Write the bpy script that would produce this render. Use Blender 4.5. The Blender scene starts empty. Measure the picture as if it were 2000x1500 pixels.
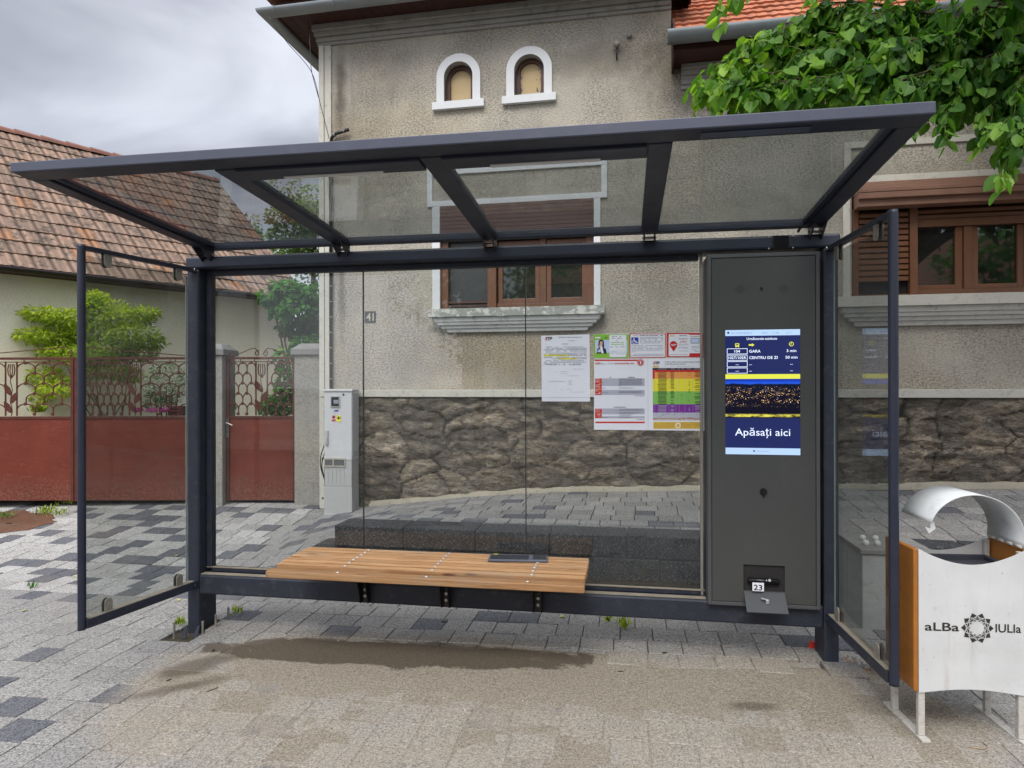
import bpy, math, random
from math import sin, cos, pi, radians, sqrt, atan2
from mathutils import Vector, Matrix, noise
random.seed(7)
SC = bpy.context.scene
COL = SC.collection

# ------------------------------------------------------------------ camera
EYE = 1.6                       # eye height above the paving under the shelter
F_PX, YAW, PITCH, ROLL = 1304.96, 9.619, 0.051, -0.113
def cam_axes():
    y, p, r = radians(YAW), radians(PITCH), radians(ROLL)
    fwd = Vector((-sin(y)*cos(p), cos(y)*cos(p), sin(p)))
    right = Vector((cos(y), sin(y), 0)); up = right.cross(fwd)
    return right*cos(r)+up*sin(r), -right*sin(r)+up*cos(r), fwd
RT, UP, FW = cam_axes()
CAM = Vector((0, 0, EYE))
cd = bpy.data.cameras.new('camera'); cam = bpy.data.objects.new('camera', cd); COL.objects.link(cam)
m = Matrix((RT, UP, -FW)).transposed().to_4x4(); m.translation = CAM
cam.matrix_world = m
cd.sensor_width = 36; cd.lens = F_PX/2000*36; cd.clip_start = 0.05; cd.clip_end = 2000
SC.camera = cam

# ------------------------------------------------------------------ sky, sun, exposure
SUN_EL, SUN_AZ = radians(50), radians(186)      # high behind the camera, a little to the left
W = bpy.data.worlds.new('World'); SC.world = W; W.use_nodes = True
nt = W.node_tree; nt.nodes.clear()
def N(t, **k):
    n = nt.nodes.new(t)
    for a, b in k.items(): setattr(n, a, b)
    return n
out = N('ShaderNodeOutputWorld'); mixs = N('ShaderNodeMixShader'); mixs.inputs[0].default_value = 0.85
sky = N('ShaderNodeTexSky', sky_type='NISHITA', sun_disc=False); sky.sun_elevation = SUN_EL; sky.sun_rotation = SUN_AZ
b1 = N('ShaderNodeBackground'); b1.inputs[1].default_value = 0.1; nt.links.new(sky.outputs[0], b1.inputs[0])
tc = N('ShaderNodeTexCoord'); mp = N('ShaderNodeMapping'); mp.inputs['Scale'].default_value = (1.0, 1.0, 2.2); mp.inputs['Location'].default_value = (0.3, 1.1, 0.4)
nt.links.new(tc.outputs['Generated'], mp.inputs[0])
n1 = N('ShaderNodeTexNoise'); n1.inputs['Scale'].default_value = 2.3; n1.inputs['Detail'].default_value = 5; n1.inputs['Roughness'].default_value = .47; n1.inputs['Distortion'].default_value = .5
nt.links.new(mp.outputs[0], n1.inputs['Vector'])
cr = N('ShaderNodeValToRGB'); cr.color_ramp.elements[0].position = .40; cr.color_ramp.elements[0].color = (.27, .278, .315, 1)
cr.color_ramp.elements[1].position = .64; cr.color_ramp.elements[1].color = (.60, .615, .675, 1)
nt.links.new(n1.outputs['Fac'], cr.inputs[0])
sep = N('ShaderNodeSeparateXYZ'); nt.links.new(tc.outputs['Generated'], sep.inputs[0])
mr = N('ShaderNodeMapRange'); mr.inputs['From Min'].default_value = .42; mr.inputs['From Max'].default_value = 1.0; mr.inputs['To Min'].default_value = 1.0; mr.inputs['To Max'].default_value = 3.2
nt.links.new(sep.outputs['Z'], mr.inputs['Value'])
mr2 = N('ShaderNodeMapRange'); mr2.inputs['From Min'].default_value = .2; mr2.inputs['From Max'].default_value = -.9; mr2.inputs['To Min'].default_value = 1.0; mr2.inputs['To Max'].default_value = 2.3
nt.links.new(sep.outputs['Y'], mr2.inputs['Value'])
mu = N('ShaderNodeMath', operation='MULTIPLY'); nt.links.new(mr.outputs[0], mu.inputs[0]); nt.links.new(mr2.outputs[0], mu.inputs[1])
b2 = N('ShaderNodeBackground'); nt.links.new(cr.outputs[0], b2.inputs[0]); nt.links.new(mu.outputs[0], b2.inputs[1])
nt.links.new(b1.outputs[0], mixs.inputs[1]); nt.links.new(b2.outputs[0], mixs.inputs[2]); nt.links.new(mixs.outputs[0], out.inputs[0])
sl = bpy.data.lights.new('sun', 'SUN'); sl.energy = 1.4; sl.angle = radians(28); sl.color = (1, .94, .84)
so = bpy.data.objects.new('sun', sl); COL.objects.link(so)
sd = Vector((sin(SUN_AZ)*cos(SUN_EL), cos(SUN_AZ)*cos(SUN_EL), sin(SUN_EL)))
so.rotation_euler = sd.to_track_quat('Z', 'Y').to_euler(); so.location = sd*30
vs = SC.view_settings; vs.view_transform = 'Standard'; vs.look = 'None'; vs.gamma = 1; vs.exposure = 0.6
SC.cycles.max_bounces = 8; SC.cycles.transparent_max_bounces = 16

# ------------------------------------------------------------------ measuring tools (photo pixel 2000x1500 -> metres)
def ray(u, v): return FW + RT*((u-1000)/F_PX) + UP*((750-v)/F_PX)
def Py(u, v, y): d = ray(u, v); return CAM + d*(y/d.y)
def PZ(u, v, Z): return CAM + ray(u, v)*Z

# ------------------------------------------------------------------ materials
def srgb(r, g, b):
    f = lambda c: (c/255/12.92) if c/255 <= .04045 else ((c/255+.055)/1.055)**2.4
    return (f(r), f(g), f(b), 1)
MATS = {}
class NT:
    def __init__(s, name):
        s.m = bpy.data.materials.new(name); s.m.use_nodes = True; s.t = s.m.node_tree; s.t.nodes.clear()
        s.o = s.t.nodes.new('ShaderNodeOutputMaterial'); s.tc = None
    def n(s, t, ins=None, **k):
        x = s.t.nodes.new(t)
        for a, b in k.items(): setattr(x, a, b)
        for a, b in (ins or {}).items():
            if hasattr(b, 'is_output') or isinstance(b, bpy.types.NodeSocket): s.t.links.new(b, x.inputs[a])
            else: x.inputs[a].default_value = b
        return x
    def obj(s):
        if s.tc is None: s.tc = s.n('ShaderNodeTexCoord')
        return s.tc.outputs['Object']
    def mapped(s, scale, loc=(0, 0, 0), rot=(0, 0, 0)):
        return s.n('ShaderNodeMapping', {'Vector': s.obj(), 'Scale': scale, 'Location': loc, 'Rotation': rot}).outputs[0]
    def noise(s, scale, detail=4, rough=.6, vec=None, dist=0):
        return s.n('ShaderNodeTexNoise', {'Vector': vec or s.obj(), 'Scale': scale, 'Detail': detail, 'Roughness': rough, 'Distortion': dist}).outputs['Fac']
    def ramp(s, fac, stops, interp='LINEAR'):
        r = s.n('ShaderNodeValToRGB', {'Fac': fac}); e = r.color_ramp; e.interpolation = interp
        while len(e.elements) < len(stops): e.elements.new(.5)
        for q, (p, c) in zip(e.elements, stops):
            q.position = p; q.color = c if len(c) == 4 else (*c, 1)
        return r.outputs[0]
    def step(s, fac, a, b, lo=0., hi=1.):
        return s.n('ShaderNodeMapRange', {'Value': fac, 'From Min': a, 'From Max': b, 'To Min': lo, 'To Max': hi}, interpolation_type='SMOOTHSTEP').outputs[0]
    def mix(s, f, a, b, mode='MIX'):
        x = s.n('ShaderNodeMix', data_type='RGBA', blend_type=mode)
        for i, q in ((0, f), (6, a), (7, b)):
            if isinstance(q, bpy.types.NodeSocket): s.t.links.new(q, x.inputs[i])
            else: x.inputs[i].default_value = q if i == 0 or len(q) == 4 else (*q, 1)
        return x.outputs[2]
    def math(s, op, a, b=0.):
        return s.n('ShaderNodeMath', {0: a, 1: b}, operation=op).outputs[0]
    def attr(s, name): return s.n('ShaderNodeAttribute', attribute_name=name).outputs['Fac']
    def xyz(s): return s.n('ShaderNodeSeparateXYZ', {0: s.obj()}).outputs
    def bump(s, h, strength=.4, dist=.01):
        return s.n('ShaderNodeBump', {'Height': h, 'Strength': strength, 'Distance': dist}).outputs[0]
    def pbr(s, color, rough=.7, metal=0., spec=.5, normal=None, extra=None):
        ins = {'Base Color': color if isinstance(color, bpy.types.NodeSocket) or len(color) == 4 else (*color, 1), 'Roughness': rough, 'Metallic': metal, 'Specular IOR Level': spec}
        if normal is not None: ins['Normal'] = normal
        ins.update(extra or {})
        b = s.n('ShaderNodeBsdfPrincipled', ins); s.out(b.outputs[0]); return b
    def out(s, sh): s.t.links.new(sh, s.o.inputs[0])

def mat(name, fn=None):
    if name not in MATS:
        q = NT(name); fn(q); MATS[name] = q.m
    return MATS[name]

def varied(name, c, rough=.6, metal=0., amt=.25, scale=6., spec=.5, fine=0., bump=0., dirt=None):
    """painted or plain surface with cloudy variation, fine grain and optional dirt"""
    def f(q):
        c1 = tuple(x*(1-amt) for x in c[:3])+(1,); c2 = tuple(min(1, x*(1+amt)) for x in c[:3])+(1,)
        col = q.ramp(q.noise(scale, 5, .65), [(.3, c1), (.7, c2)])
        if fine: col = q.mix(q.step(q.noise(220, 2, .6), .35, .7), col, tuple(x*(1-fine) for x in c[:3]))
        if dirt: col = q.mix(q.math('MULTIPLY', q.step(q.noise(scale*2.7, 6, .75), .5, .72), dirt[1]), col, dirt[0])
        nm = q.bump(q.noise(90, 4, .7), bump, .004) if bump else None
        r = q.n('ShaderNodeMapRange', {'Value': q.noise(scale*3, 4, .7), 'To Min': max(.02, rough-.1), 'To Max': min(1, rough+.14)}).outputs[0]
        q.pbr(col, r, metal, spec, nm)
    return mat(name, f)

NAVY = varied('navy_powder_coat', (.018, .022, .037), .40, 0, .15, 3, .4, .12, .0, ((.07, .07, .075, 1), .12))
NAVYD = varied('dusty_navy', (.021, .025, .039), .48, 0, .2, 5, .4, .15, 0, ((.12, .11, .095, 1), .3))
DUST = varied('dusty_ledge', (.27, .235, .18), .9, 0, .25, 9, .2, .3, .2)
KGREY = varied('grey_cabinet_paint', (.058, .059, .056), .55, 0, .06, 2, .4, .25, .05, ((.09, .09, .088, 1), .12))
KFRM = varied('grey_frame_paint', (.062, .064, .067), .5, 0, .1, 5)
BLACK = varied('black_plastic', (.008, .008, .010), .3, 0, .2, 8)
STEEL = varied('stainless_steel', (.42, .40, .37), .38, .9, .25, 20)
STEELD = varied('weathered_steel', (.27, .25, .21), .55, .5, .3, 25)
LAMPW = varied('lamp_diffuser', (.62, .61, .58), .5, 0, .1, 8)
def binwhite_f(q):
    z = q.xyz()[2]; col = q.ramp(q.noise(4, 5, .6), [(.3, (.50, .50, .485)), (.7, (.60, .605, .595))])
    col = q.mix(q.math('MULTIPLY', q.step(q.noise(1., 5, .7, q.mapped((14, 14, 1.2))), .53, .75), .35), col, (.36, .33, .28))
    col = q.mix(q.math('MULTIPLY', q.step(q.noise(70, 3, .6), .66, .72), .7), col, (.20, .15, .10))
    col = q.mix(q.math('MULTIPLY', q.step(q.noise(22, 5, .75), .62, .70), .45), col, (.30, .27, .22))
    q.pbr(col, .55, 0, .35, q.bump(q.noise(3, 2, .5), .2, .01))
WHITEP = mat('white_paint', binwhite_f)
ORANGE = varied('orange_laminate', (.34, .125, .018), .5, 0, .18, 7, .4, .1, 0, ((.16, .09, .04, 1), .5))
LEGW = varied('chipped_white_leg', (.50, .48, .43), .6, 0, .1, 12, .4, .2, 0, ((.20, .16, .11, 1), .8))
PAPER = varied('white_paper', (.74, .75, .80), .6, 0, .03, 4, .2)
CABW = varied('cabinet_white', (.56, .56, .57), .5, 0, .05, 4, .4, .04, 0, ((.4, .37, .32, 1), .25))
CABG = varied('cabinet_grey', (.42, .42, .41), .55, 0, .06, 5, .4, .05, 0, ((.3, .27, .23, 1), .3))
def redg_f(q):
    x, z = q.xyz()[0], q.xyz()[2]
    col = q.ramp(q.noise(2.0, 5, .65), [(.3, (.112, .022, .013)), (.7, (.165, .034, .019))])
    st_ = q.noise(1., 5, .7, q.mapped((9, 1, .7))); col = q.mix(q.math('MULTIPLY', q.step(st_, .55, .72), .35), col, (.085, .030, .020))
    sp = q.noise(38, 4, .7); lo = q.step(z, .62, .22)
    col = q.mix(q.math('MULTIPLY', q.math('MULTIPLY', lo, q.step(sp, .42, .66)), .55), col, (.20, .14, .10))
    col = q.mix(q.step(q.noise(11, 6, .8), .70, .74), col, (.22, .12, .09))
    sc = q.noise(2.2, 3, .5, q.mapped((1, 1, 5), (3, 0, 1), (0, .6, 0))); col = q.mix(q.math('MULTIPLY', q.step(q.math('ABSOLUTE', q.math('SUBTRACT', sc, .5)), .003, .0), .5), col, (.26, .12, .09))
    q.pbr(col, .58, 0, .25, q.bump(q.noise(1.6, 3, .5), .5, .03))
REDG = mat('oxide_red_sheet', redg_f)
REDL = varied('faded_red_paint', (.088, .028, .020), .6, 0, .25, 8, .2)
BROWNP = varied('brown_window_paint', (.15, .062, .026), .42, 0, .2, 7, .5, .1, .05)
BROWND = varied('dark_brown_wood', (.055, .020, .014), .6, 0, .25, 5, .3, .2)
ZINC = varied('zinc_gutter', (.28, .31, .32), .38, .35, .12, 3)
GUTD = varied('dark_gutter', (.022, .015, .016), .4, .1, .2, 4)
TRIMW = varied('cream_lime_paint', (.56, .54, .47), .8, 0, .07, 5, .2, .1, .15, ((.32, .30, .26, 1), .7))
TRIMA = varied('white_window_trim', (.66, .67, .67), .75, 0, .05, 5, .2, .06, .1)
CORN = varied('weathered_cornice', (.34, .325, .295), .85, 0, .18, 3.5, .2, .15, .15, ((.16, .15, .135, 1), .8))
CONC = varied('rough_concrete', (.255, .25, .235), .9, 0, .2, 6, .2, .35, .5, ((.13, .12, .10, 1), .7))
CONCL = varied('pale_concrete', (.40, .40, .39), .85, 0, .12, 5, .2, .2, .3, ((.2, .19, .17, 1), .6))
BARK = varied('bark', (.06, .045, .032), .95, 0, .35, 14, .1, .3, .6)
TWIG = varied('green_twig', (.10, .13, .04), .8, 0, .3, 14, .1)
DARKIN = varied('dark_interior', (.012, .011, .010), .9, 0, .2, 2)
SOIL = varied('soil', (.085, .062, .042), .98, 0, .4, 20, .05, .4, .6)
KEYB = varied('keyboard_plastic', (.085, .092, .12), .4, 0, .1, 10)
REDPL = varied('red_plastic', (.55, .03, .015), .4, 0, .1, 10)
def flat(name, c, rough=.6):
    return mat(name, lambda q: q.pbr(c if len(c) == 4 else (*c, 1), rough, 0, .3))
INK = flat('black_ink', (.02, .02, .03)); INKG = flat('grey_ink', (.22, .22, .26)); INKR = flat('red_ink', (.55, .03, .02)); INKY = flat('yellow_highlight', (.78, .72, .03))

def glass(name, tint, ior=1.5, haze=.0, dirt=0.):
    def f(q):
        tr = q.n('ShaderNodeBsdfTransparent', {'Color': tint})
        gl = q.n('ShaderNodeBsdfGlossy', {'Color': (1, 1, 1, 1), 'Roughness': .005})
        g = q.n('ShaderNodeNewGeometry'); dt = q.n('ShaderNodeVectorMath', {0: g.outputs['Normal'], 1: g.outputs['Incoming']}, operation='DOT_PRODUCT').outputs['Value']
        f0 = ((ior-1)/(ior+1))**2; sch = q.math('POWER', q.math('SUBTRACT', 1., q.math('ABSOLUTE', dt)), 5.)
        fr = q.math('ADD', f0, q.math('MULTIPLY', sch, .75))
        mx = q.n('ShaderNodeMixShader', {0: fr, 1: tr.outputs[0], 2: gl.outputs[0]})
        o = mx.outputs[0]
        if dirt:
            df = q.n('ShaderNodeBsdfDiffuse', {'Color': (.42, .41, .37, 1)})
            k = q.math('MULTIPLY', q.step(q.noise(2.2, 7, .68, q.mapped((1.0, 1, 1.0))), .42, .75, .25, 1), dirt)
            o = q.n('ShaderNodeMixShader', {0: k, 1: o, 2: df.outputs[0]}).outputs[0]
        q.out(o)
    return mat(name, f)
GLASS = glass('clear_dusty_glass', (.87, .885, .885, 1), 1.45, 0, .035)
GLASSP = glass('side_panel_glass', (.77, .79, .785, 1), 1.5, 0, .05)
GLASSR = glass('tinted_roof_glass', (.73, .76, .765, 1), 1.5, 0, .15)
WPANE = mat('window_pane', lambda q: q.pbr(q.ramp(q.noise(1.3, 3, .5), [(.35, (.006, .007, .007)), (.7, (.03, .03, .028))]), .03, 0, 1.0, None, {'IOR': 1.6}))

def wood_f(q):
    v = q.mapped((1.2, 26, 26)); g = q.noise(3, 6, .65, v, .6)
    col = q.ramp(g, [(.25, (.20, .095, .038)), (.5, (.40, .225, .105)), (.8, (.54, .345, .18))])
    kn = q.n('ShaderNodeTexVoronoi', {'Vector': q.mapped((3.2, 17, 17)), 'Scale': 1.0, 'Randomness': 1.0}).outputs['Distance']
    col = q.mix(q.step(kn, .20, .07), col, (.12, .045, .02))
    gr = q.noise(2.0, 5, .7, q.mapped((1, 3, 3)))
    col = q.mix(q.math('MULTIPLY', q.step(gr, .5, .75), .6), col, (.30, .25, .19))
    col = q.mix(1.0, col, q.ramp(q.attr('tone'), [(0, (.52, .46, .40)), (.4, (.85, .82, .78)), (1, (1.25, 1.24, 1.22))]), 'MULTIPLY')
    q.pbr(col, .62, 0, .3, q.bump(g, .25, .004))
WOOD = mat('bench_wood', wood_f)

def stucco_f(base, dark, sc=1.0, amt=1.0, spots=()):
    def f(q):
        big = q.noise(.9, 5, .62); col = q.ramp(big, [(.28, dark), (.55, base), (.78, tuple(x*1.13 for x in base))])
        # dark run-off streaks, soot near the edge and warm patches
        st = q.noise(1.0, 5, .7, q.mapped((5.5, 5.5, .55)))
        col = q.mix(q.math('MULTIPLY', q.step(st, .54, .74), .6*amt), col, tuple(x*.46 for x in base))
        wm = q.noise(.55, 4, .6, q.mapped((1, 1, 1.4), (4, 2, 9)))
        col = q.mix(q.math('MULTIPLY', q.step(wm, .5, .68), .45), col, (base[0]*1.10, base[1]*.98, base[2]*.80))
        gr = q.n('ShaderNodeTexVoronoi', {'Vector': q.mapped((1, 1, 1.5)), 'Scale': 58/sc, 'Randomness': 1.0}).outputs['Distance']
        g2 = q.noise(40/sc, 3, .8, q.mapped((1, 1, 1.6)))
        pit = q.step(g2, .55, .42)
        pock = q.math('MULTIPLY', pit, q.step(q.noise(1.3, 4, .6), .34, .60, .30, .95))
        col = q.mix(q.math('MULTIPLY', pock, amt), col, tuple(x*.34 for x in base))
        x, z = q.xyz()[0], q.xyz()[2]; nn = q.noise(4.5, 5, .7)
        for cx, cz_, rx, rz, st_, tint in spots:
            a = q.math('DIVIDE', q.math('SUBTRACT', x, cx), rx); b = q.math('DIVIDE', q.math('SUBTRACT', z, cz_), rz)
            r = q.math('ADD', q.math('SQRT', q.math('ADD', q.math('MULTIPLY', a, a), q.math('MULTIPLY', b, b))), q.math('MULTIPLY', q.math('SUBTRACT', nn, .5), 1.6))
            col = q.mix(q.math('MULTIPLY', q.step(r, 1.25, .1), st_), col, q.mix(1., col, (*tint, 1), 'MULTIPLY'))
        h = q.math('ADD', q.math('MULTIPLY', gr, -.5), g2)
        q.pbr(col, .95, 0, .1, q.bump(h, .25+.55*amt, .010))
    return f
SOOT, WARM, PALE = (.35, .34, .33), (.95, .84, .70), (1.35, 1.33, 1.28)
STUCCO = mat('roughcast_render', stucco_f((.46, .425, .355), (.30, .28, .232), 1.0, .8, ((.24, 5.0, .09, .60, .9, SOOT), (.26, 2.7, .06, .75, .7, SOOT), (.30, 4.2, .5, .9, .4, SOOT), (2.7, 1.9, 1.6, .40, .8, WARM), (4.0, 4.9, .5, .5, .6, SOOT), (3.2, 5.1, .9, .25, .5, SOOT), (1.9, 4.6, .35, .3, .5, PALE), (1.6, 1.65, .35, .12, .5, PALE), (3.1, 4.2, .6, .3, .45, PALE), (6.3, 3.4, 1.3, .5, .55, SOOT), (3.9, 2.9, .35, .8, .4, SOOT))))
YSTUC = mat('neighbour_plaster', stucco_f((.80, .765, .61), (.74, .70, .56), 1.2, .22))
PILL = mat('pillar_render', stucco_f((.34, .33, .30), (.26, .25, .225), 1.1, .5))

def stone_f(q):
    st, ed = q.attr('stone'), q.attr('edge')
    col = q.ramp(st, [(0, (.135, .122, .105)), (.3, (.19, .172, .148)), (.6, (.245, .215, .175)), (.85, (.21, .195, .17)), (1, (.34, .30, .245))])
    ch = q.n('ShaderNodeTexVoronoi', {'Vector': q.n('ShaderNodeVectorMath', {0: q.mapped((2.6, 1, 8.5)), 1: q.n('ShaderNodeTexNoise', {'Vector': q.obj(), 'Scale': 3.5, 'Detail': 4.}).outputs['Color']}, operation='ADD').outputs[0], 'Scale': 1.5}, feature='F1')
    col = q.mix(1.0, col, q.ramp(q.n('ShaderNodeSeparateColor', {0: ch.outputs['Color']}).outputs[0], [(0, (.62, .60, .58)), (.6, (1.05, 1.03, 1.)), (1, (1.55, 1.48, 1.35))]), 'MULTIPLY')
    n2 = q.noise(9, 7, .75, q.mapped((1, 1, 1.9)), .8)
    col = q.mix(1.0, col, q.ramp(n2, [(.3, (.60, .58, .55)), (.5, (1.08, 1.06, 1.03)), (.72, (1.7, 1.6, 1.42))]), 'MULTIPLY')
    cr_ = q.noise(5, 8, .8, q.mapped((.6, 1, 2.6)), 1.5)
    col = q.mix(q.step(q.math('ABSOLUTE', q.math('SUBTRACT', cr_, .5)), .022, .005), col, (.035, .03, .026))
    pt = q.noise(2.4, 4, .6)
    col = q.mix(q.math('MULTIPLY', q.step(pt, .5, .7), .5), col, (.14, .13, .12))
    col = q.mix(ed, col, q.mix(q.step(q.noise(9, 3, .6), .50, .66), (.038, .033, .028, 1), (.20, .18, .15, 1)))
    q.pbr(col, .95, 0, .15, q.bump(q.math('ADD', q.noise(30, 6, .8), q.math('MULTIPLY', n2, 2.)), .9, .02))
STONE = mat('rubble_stone', stone_f)

def tile_f(c0, c1, moss):
    def f(q):
        t = q.attr('tone')
        col = q.ramp(t, [(0, c0), (.45, tuple((a+b)/2 for a, b in zip(c0, c1))), (.9, c1), (1, (c1[0]*1.0, c1[1]*.78, c1[2]*.60))])
        n2 = q.noise(5.5, 7, .78); n3 = q.noise(26, 5, .7)
        col = q.mix(q.math('MULTIPLY', q.step(n2, .47, .64), moss), col, (.075, .062, .048))
        col = q.mix(q.math('MULTIPLY', q.step(n3, .55, .72), moss*.7), col, (.30, .28, .23))
        col = q.mix(q.math('MULTIPLY', q.step(q.attr('groove'), .2, 1.), 0.8*max(.35, moss)), col, (.06, .045, .036))
        q.pbr(col, .9, 0, .15, q.bump(n3, .4, .006))
    return f
TILE = mat('old_clay_tiles', tile_f((.20, .142, .11), (.335, .222, .158), 1.0))
TILEN = mat('orange_clay_tiles', tile_f((.36, .12, .06), (.52, .20, .11), .25))

def dirt_masks(q, x, y):
    """blown-in sand in front of the seat and the damp patches on it"""
    w = q.math('MULTIPLY', q.math('SUBTRACT', q.noise(1.7, 6, .62), .5), 1.2)
    dx = q.math('DIVIDE', q.math('ADD', x, .50), 2.16); dy = q.math('DIVIDE', q.math('SUBTRACT', y, 3.3), .74)
    r = q.math('ADD', q.math('SQRT', q.math('ADD', q.math('POWER', q.math('ABSOLUTE', dx), 7.), q.math('POWER', q.math('ABSOLUTE', dy), 3.))), w)
    sand = q.step(r, 1.22, .72)
    w2 = q.math('MULTIPLY', q.math('SUBTRACT', q.noise(2.8, 9, .68, q.mapped((1, 1.6, 1)), .4), .5), 1.35)
    def ell(cx, cy, rx, ry, slope, lo, hi, n=None):
        ax = q.math('DIVIDE', q.math('SUBTRACT', x, cx), rx); ay = q.math('DIVIDE', q.math('SUBTRACT', y, q.math('ADD', cy, q.math('MULTIPLY', q.math('SUBTRACT', x, cx), slope))), ry)
        return q.step(q.math('ADD', q.math('SQRT', q.math('ADD', q.math('MULTIPLY', ax, ax), q.math('MULTIPLY', ay, ay))), n or w2), lo, hi)
    wet = q.math('MAXIMUM', ell(-1.42, 3.81, 1.20, .205, .03, 1.0, .88), q.math('MULTIPLY', ell(-2.42, 3.50, .20, .20, .9, 1.1, .4), .8))
    wet = q.math('MAXIMUM', wet, q.math('MULTIPLY', ell(-2.35, 3.22, .25, .10, .7, 1.1, .3), .75))
    wet = q.math('MAXIMUM', wet, q.math('MULTIPLY', ell(.62, 3.42, .16, .05, .1, 1.1, .3), .75))
    return sand, wet
SANDR = [(.38, (.145, .120, .090)), (.49, (.265, .230, .180)), (.62, (.40, .355, .29))]
def paver_f(q):
    t = q.attr('tone'); s = q.attr('sheen')
    x, y, z = q.xyz()[0], q.xyz()[1], q.xyz()[2]
    col = q.ramp(t, [(0, (.088, .091, .104)), (.25, (.125, .128, .138)), (.5, (.19, .187, .180)), (.78, (.262, .256, .243)), (1, (.40, .395, .38))])
    g = q.noise(135, 2, .85); g2 = q.noise(62, 3, .8)
    k = q.math('ADD', q.math('MULTIPLY', g, .6), q.math('MULTIPLY', g2, .4))
    col = q.mix(1.0, col, q.ramp(k, [(.40, (.34, .34, .35)), (.48, (.92, .92, .92)), (.59, (1.58, 1.55, 1.5))]), 'MULTIPLY')
    bl = q.noise(1.4, 5, .65)
    col = q.mix(q.math('MULTIPLY', q.step(bl, .5, .72), .35), col, (.17, .15, .125))
    sand, wet = dirt_masks(q, x, y)
    sand_k = q.math('MULTIPLY', sand, q.step(q.noise(3.1, 5, .7), .2, .6, .35, .85))
    col = q.mix(sand_k, col, q.ramp(k, SANDR))
    col = q.mix(q.math('MULTIPLY', wet, .84), col, q.mix(k, (.040, .031, .022, 1), (.115, .090, .064, 1)))
    q.pbr(col, q.n('ShaderNodeMapRange', {'Value': wet, 'To Min': .88, 'To Max': .6}).outputs[0], 0, .3, q.bump(k, .6, .004))
PAVER = mat('washed_concrete_pavers', paver_f)
def joint_f(q):
    x, y = q.xyz()[0], q.xyz()[1]
    g = q.noise(120, 4, .75); k = q.math('ADD', q.math('MULTIPLY', q.noise(135, 2, .85), .6), q.math('MULTIPLY', q.noise(62, 3, .8), .4))
    col = q.ramp(g, [(.3, (.035, .030, .024)), (.7, (.12, .10, .075))])
    sand, wet = dirt_masks(q, x, y)
    col = q.mix(q.step(sand, .05, .5), col, q.ramp(k, SANDR))
    col = q.mix(q.math('MULTIPLY', wet, .84), col, q.mix(k, (.040, .031, .022, 1), (.115, .090, .064, 1)))
    ms = q.noise(2.3, 5, .6)
    col = q.mix(q.math('MULTIPLY', q.math('SUBTRACT', 1., q.step(sand, .0, .3)), q.math('MULTIPLY', q.step(ms, .55, .7), .6)), col, (.045, .065, .018))
    q.pbr(col, .98, 0, .1, q.bump(g, .8, .01))
JOINT = mat('joint_sand', joint_f)
ASPH = varied('asphalt', (.05, .05, .052), .9, 0, .2, 2, .2, .4, .3)
def basalt_f(q):
    g = q.noise(85, 3, .8); col = q.ramp(g, [(.38, (.016, .018, .021)), (.56, (.048, .051, .056)), (.66, (.20, .20, .20))])
    col = q.mix(q.math('MULTIPLY', q.step(q.noise(1.5, 5, .6, q.mapped((1, 3, 3))), .60, .74), .5), col, (.14, .11, .06))
    q.pbr(col, .8, 0, .3, q.bump(g, .5, .004))
BASALT = mat('dark_granite_blocks', basalt_f)

def leaf_mat(name, stops, trans=.3, gloss=.35):
    def f(q):
        col = q.ramp(q.attr('tone'), stops)
        pb = q.n('ShaderNodeBsdfPrincipled', {'Base Color': col, 'Roughness': gloss, 'Specular IOR Level': .25})
        tl = q.n('ShaderNodeBsdfTranslucent', {'Color': q.mix(1., col, (1.9, 2.1, .7, 1), 'MULTIPLY')})
        q.out(q.n('ShaderNodeMixShader', {0: trans, 1: pb.outputs[0], 2: tl.outputs[0]}).outputs[0])
    return mat(name, f)
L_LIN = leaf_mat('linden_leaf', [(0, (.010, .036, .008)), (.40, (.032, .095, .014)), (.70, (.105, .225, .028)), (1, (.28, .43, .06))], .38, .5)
L_MAP = leaf_mat('maple_leaf', [(0, (.045, .085, .012)), (.45, (.19, .27, .025)), (1, (.44, .50, .07))], .35, .5)  # wide tone range puts shading contrast into the leaf colour
L_VIN = leaf_mat('vine_leaf', [(0, (.018, .07, .010)), (.5, (.045, .16, .02)), (1, (.13, .31, .045))], .3, .6)
L_SHR = leaf_mat('variegated_leaf', [(0, (.05, .09, .05)), (.6, (.14, .20, .12)), (1, (.42, .46, .34))], .2, .5)
L_FAR = leaf_mat('far_leaf', [(0, (.055, .10, .05)), (.6, (.15, .22, .10)), (1, (.30, .36, .17))], .3, .6)
L_PNK = leaf_mat('pink_petal', [(0, (.35, .05, .30)), (1, (.62, .20, .62))], .3, .6)

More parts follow.
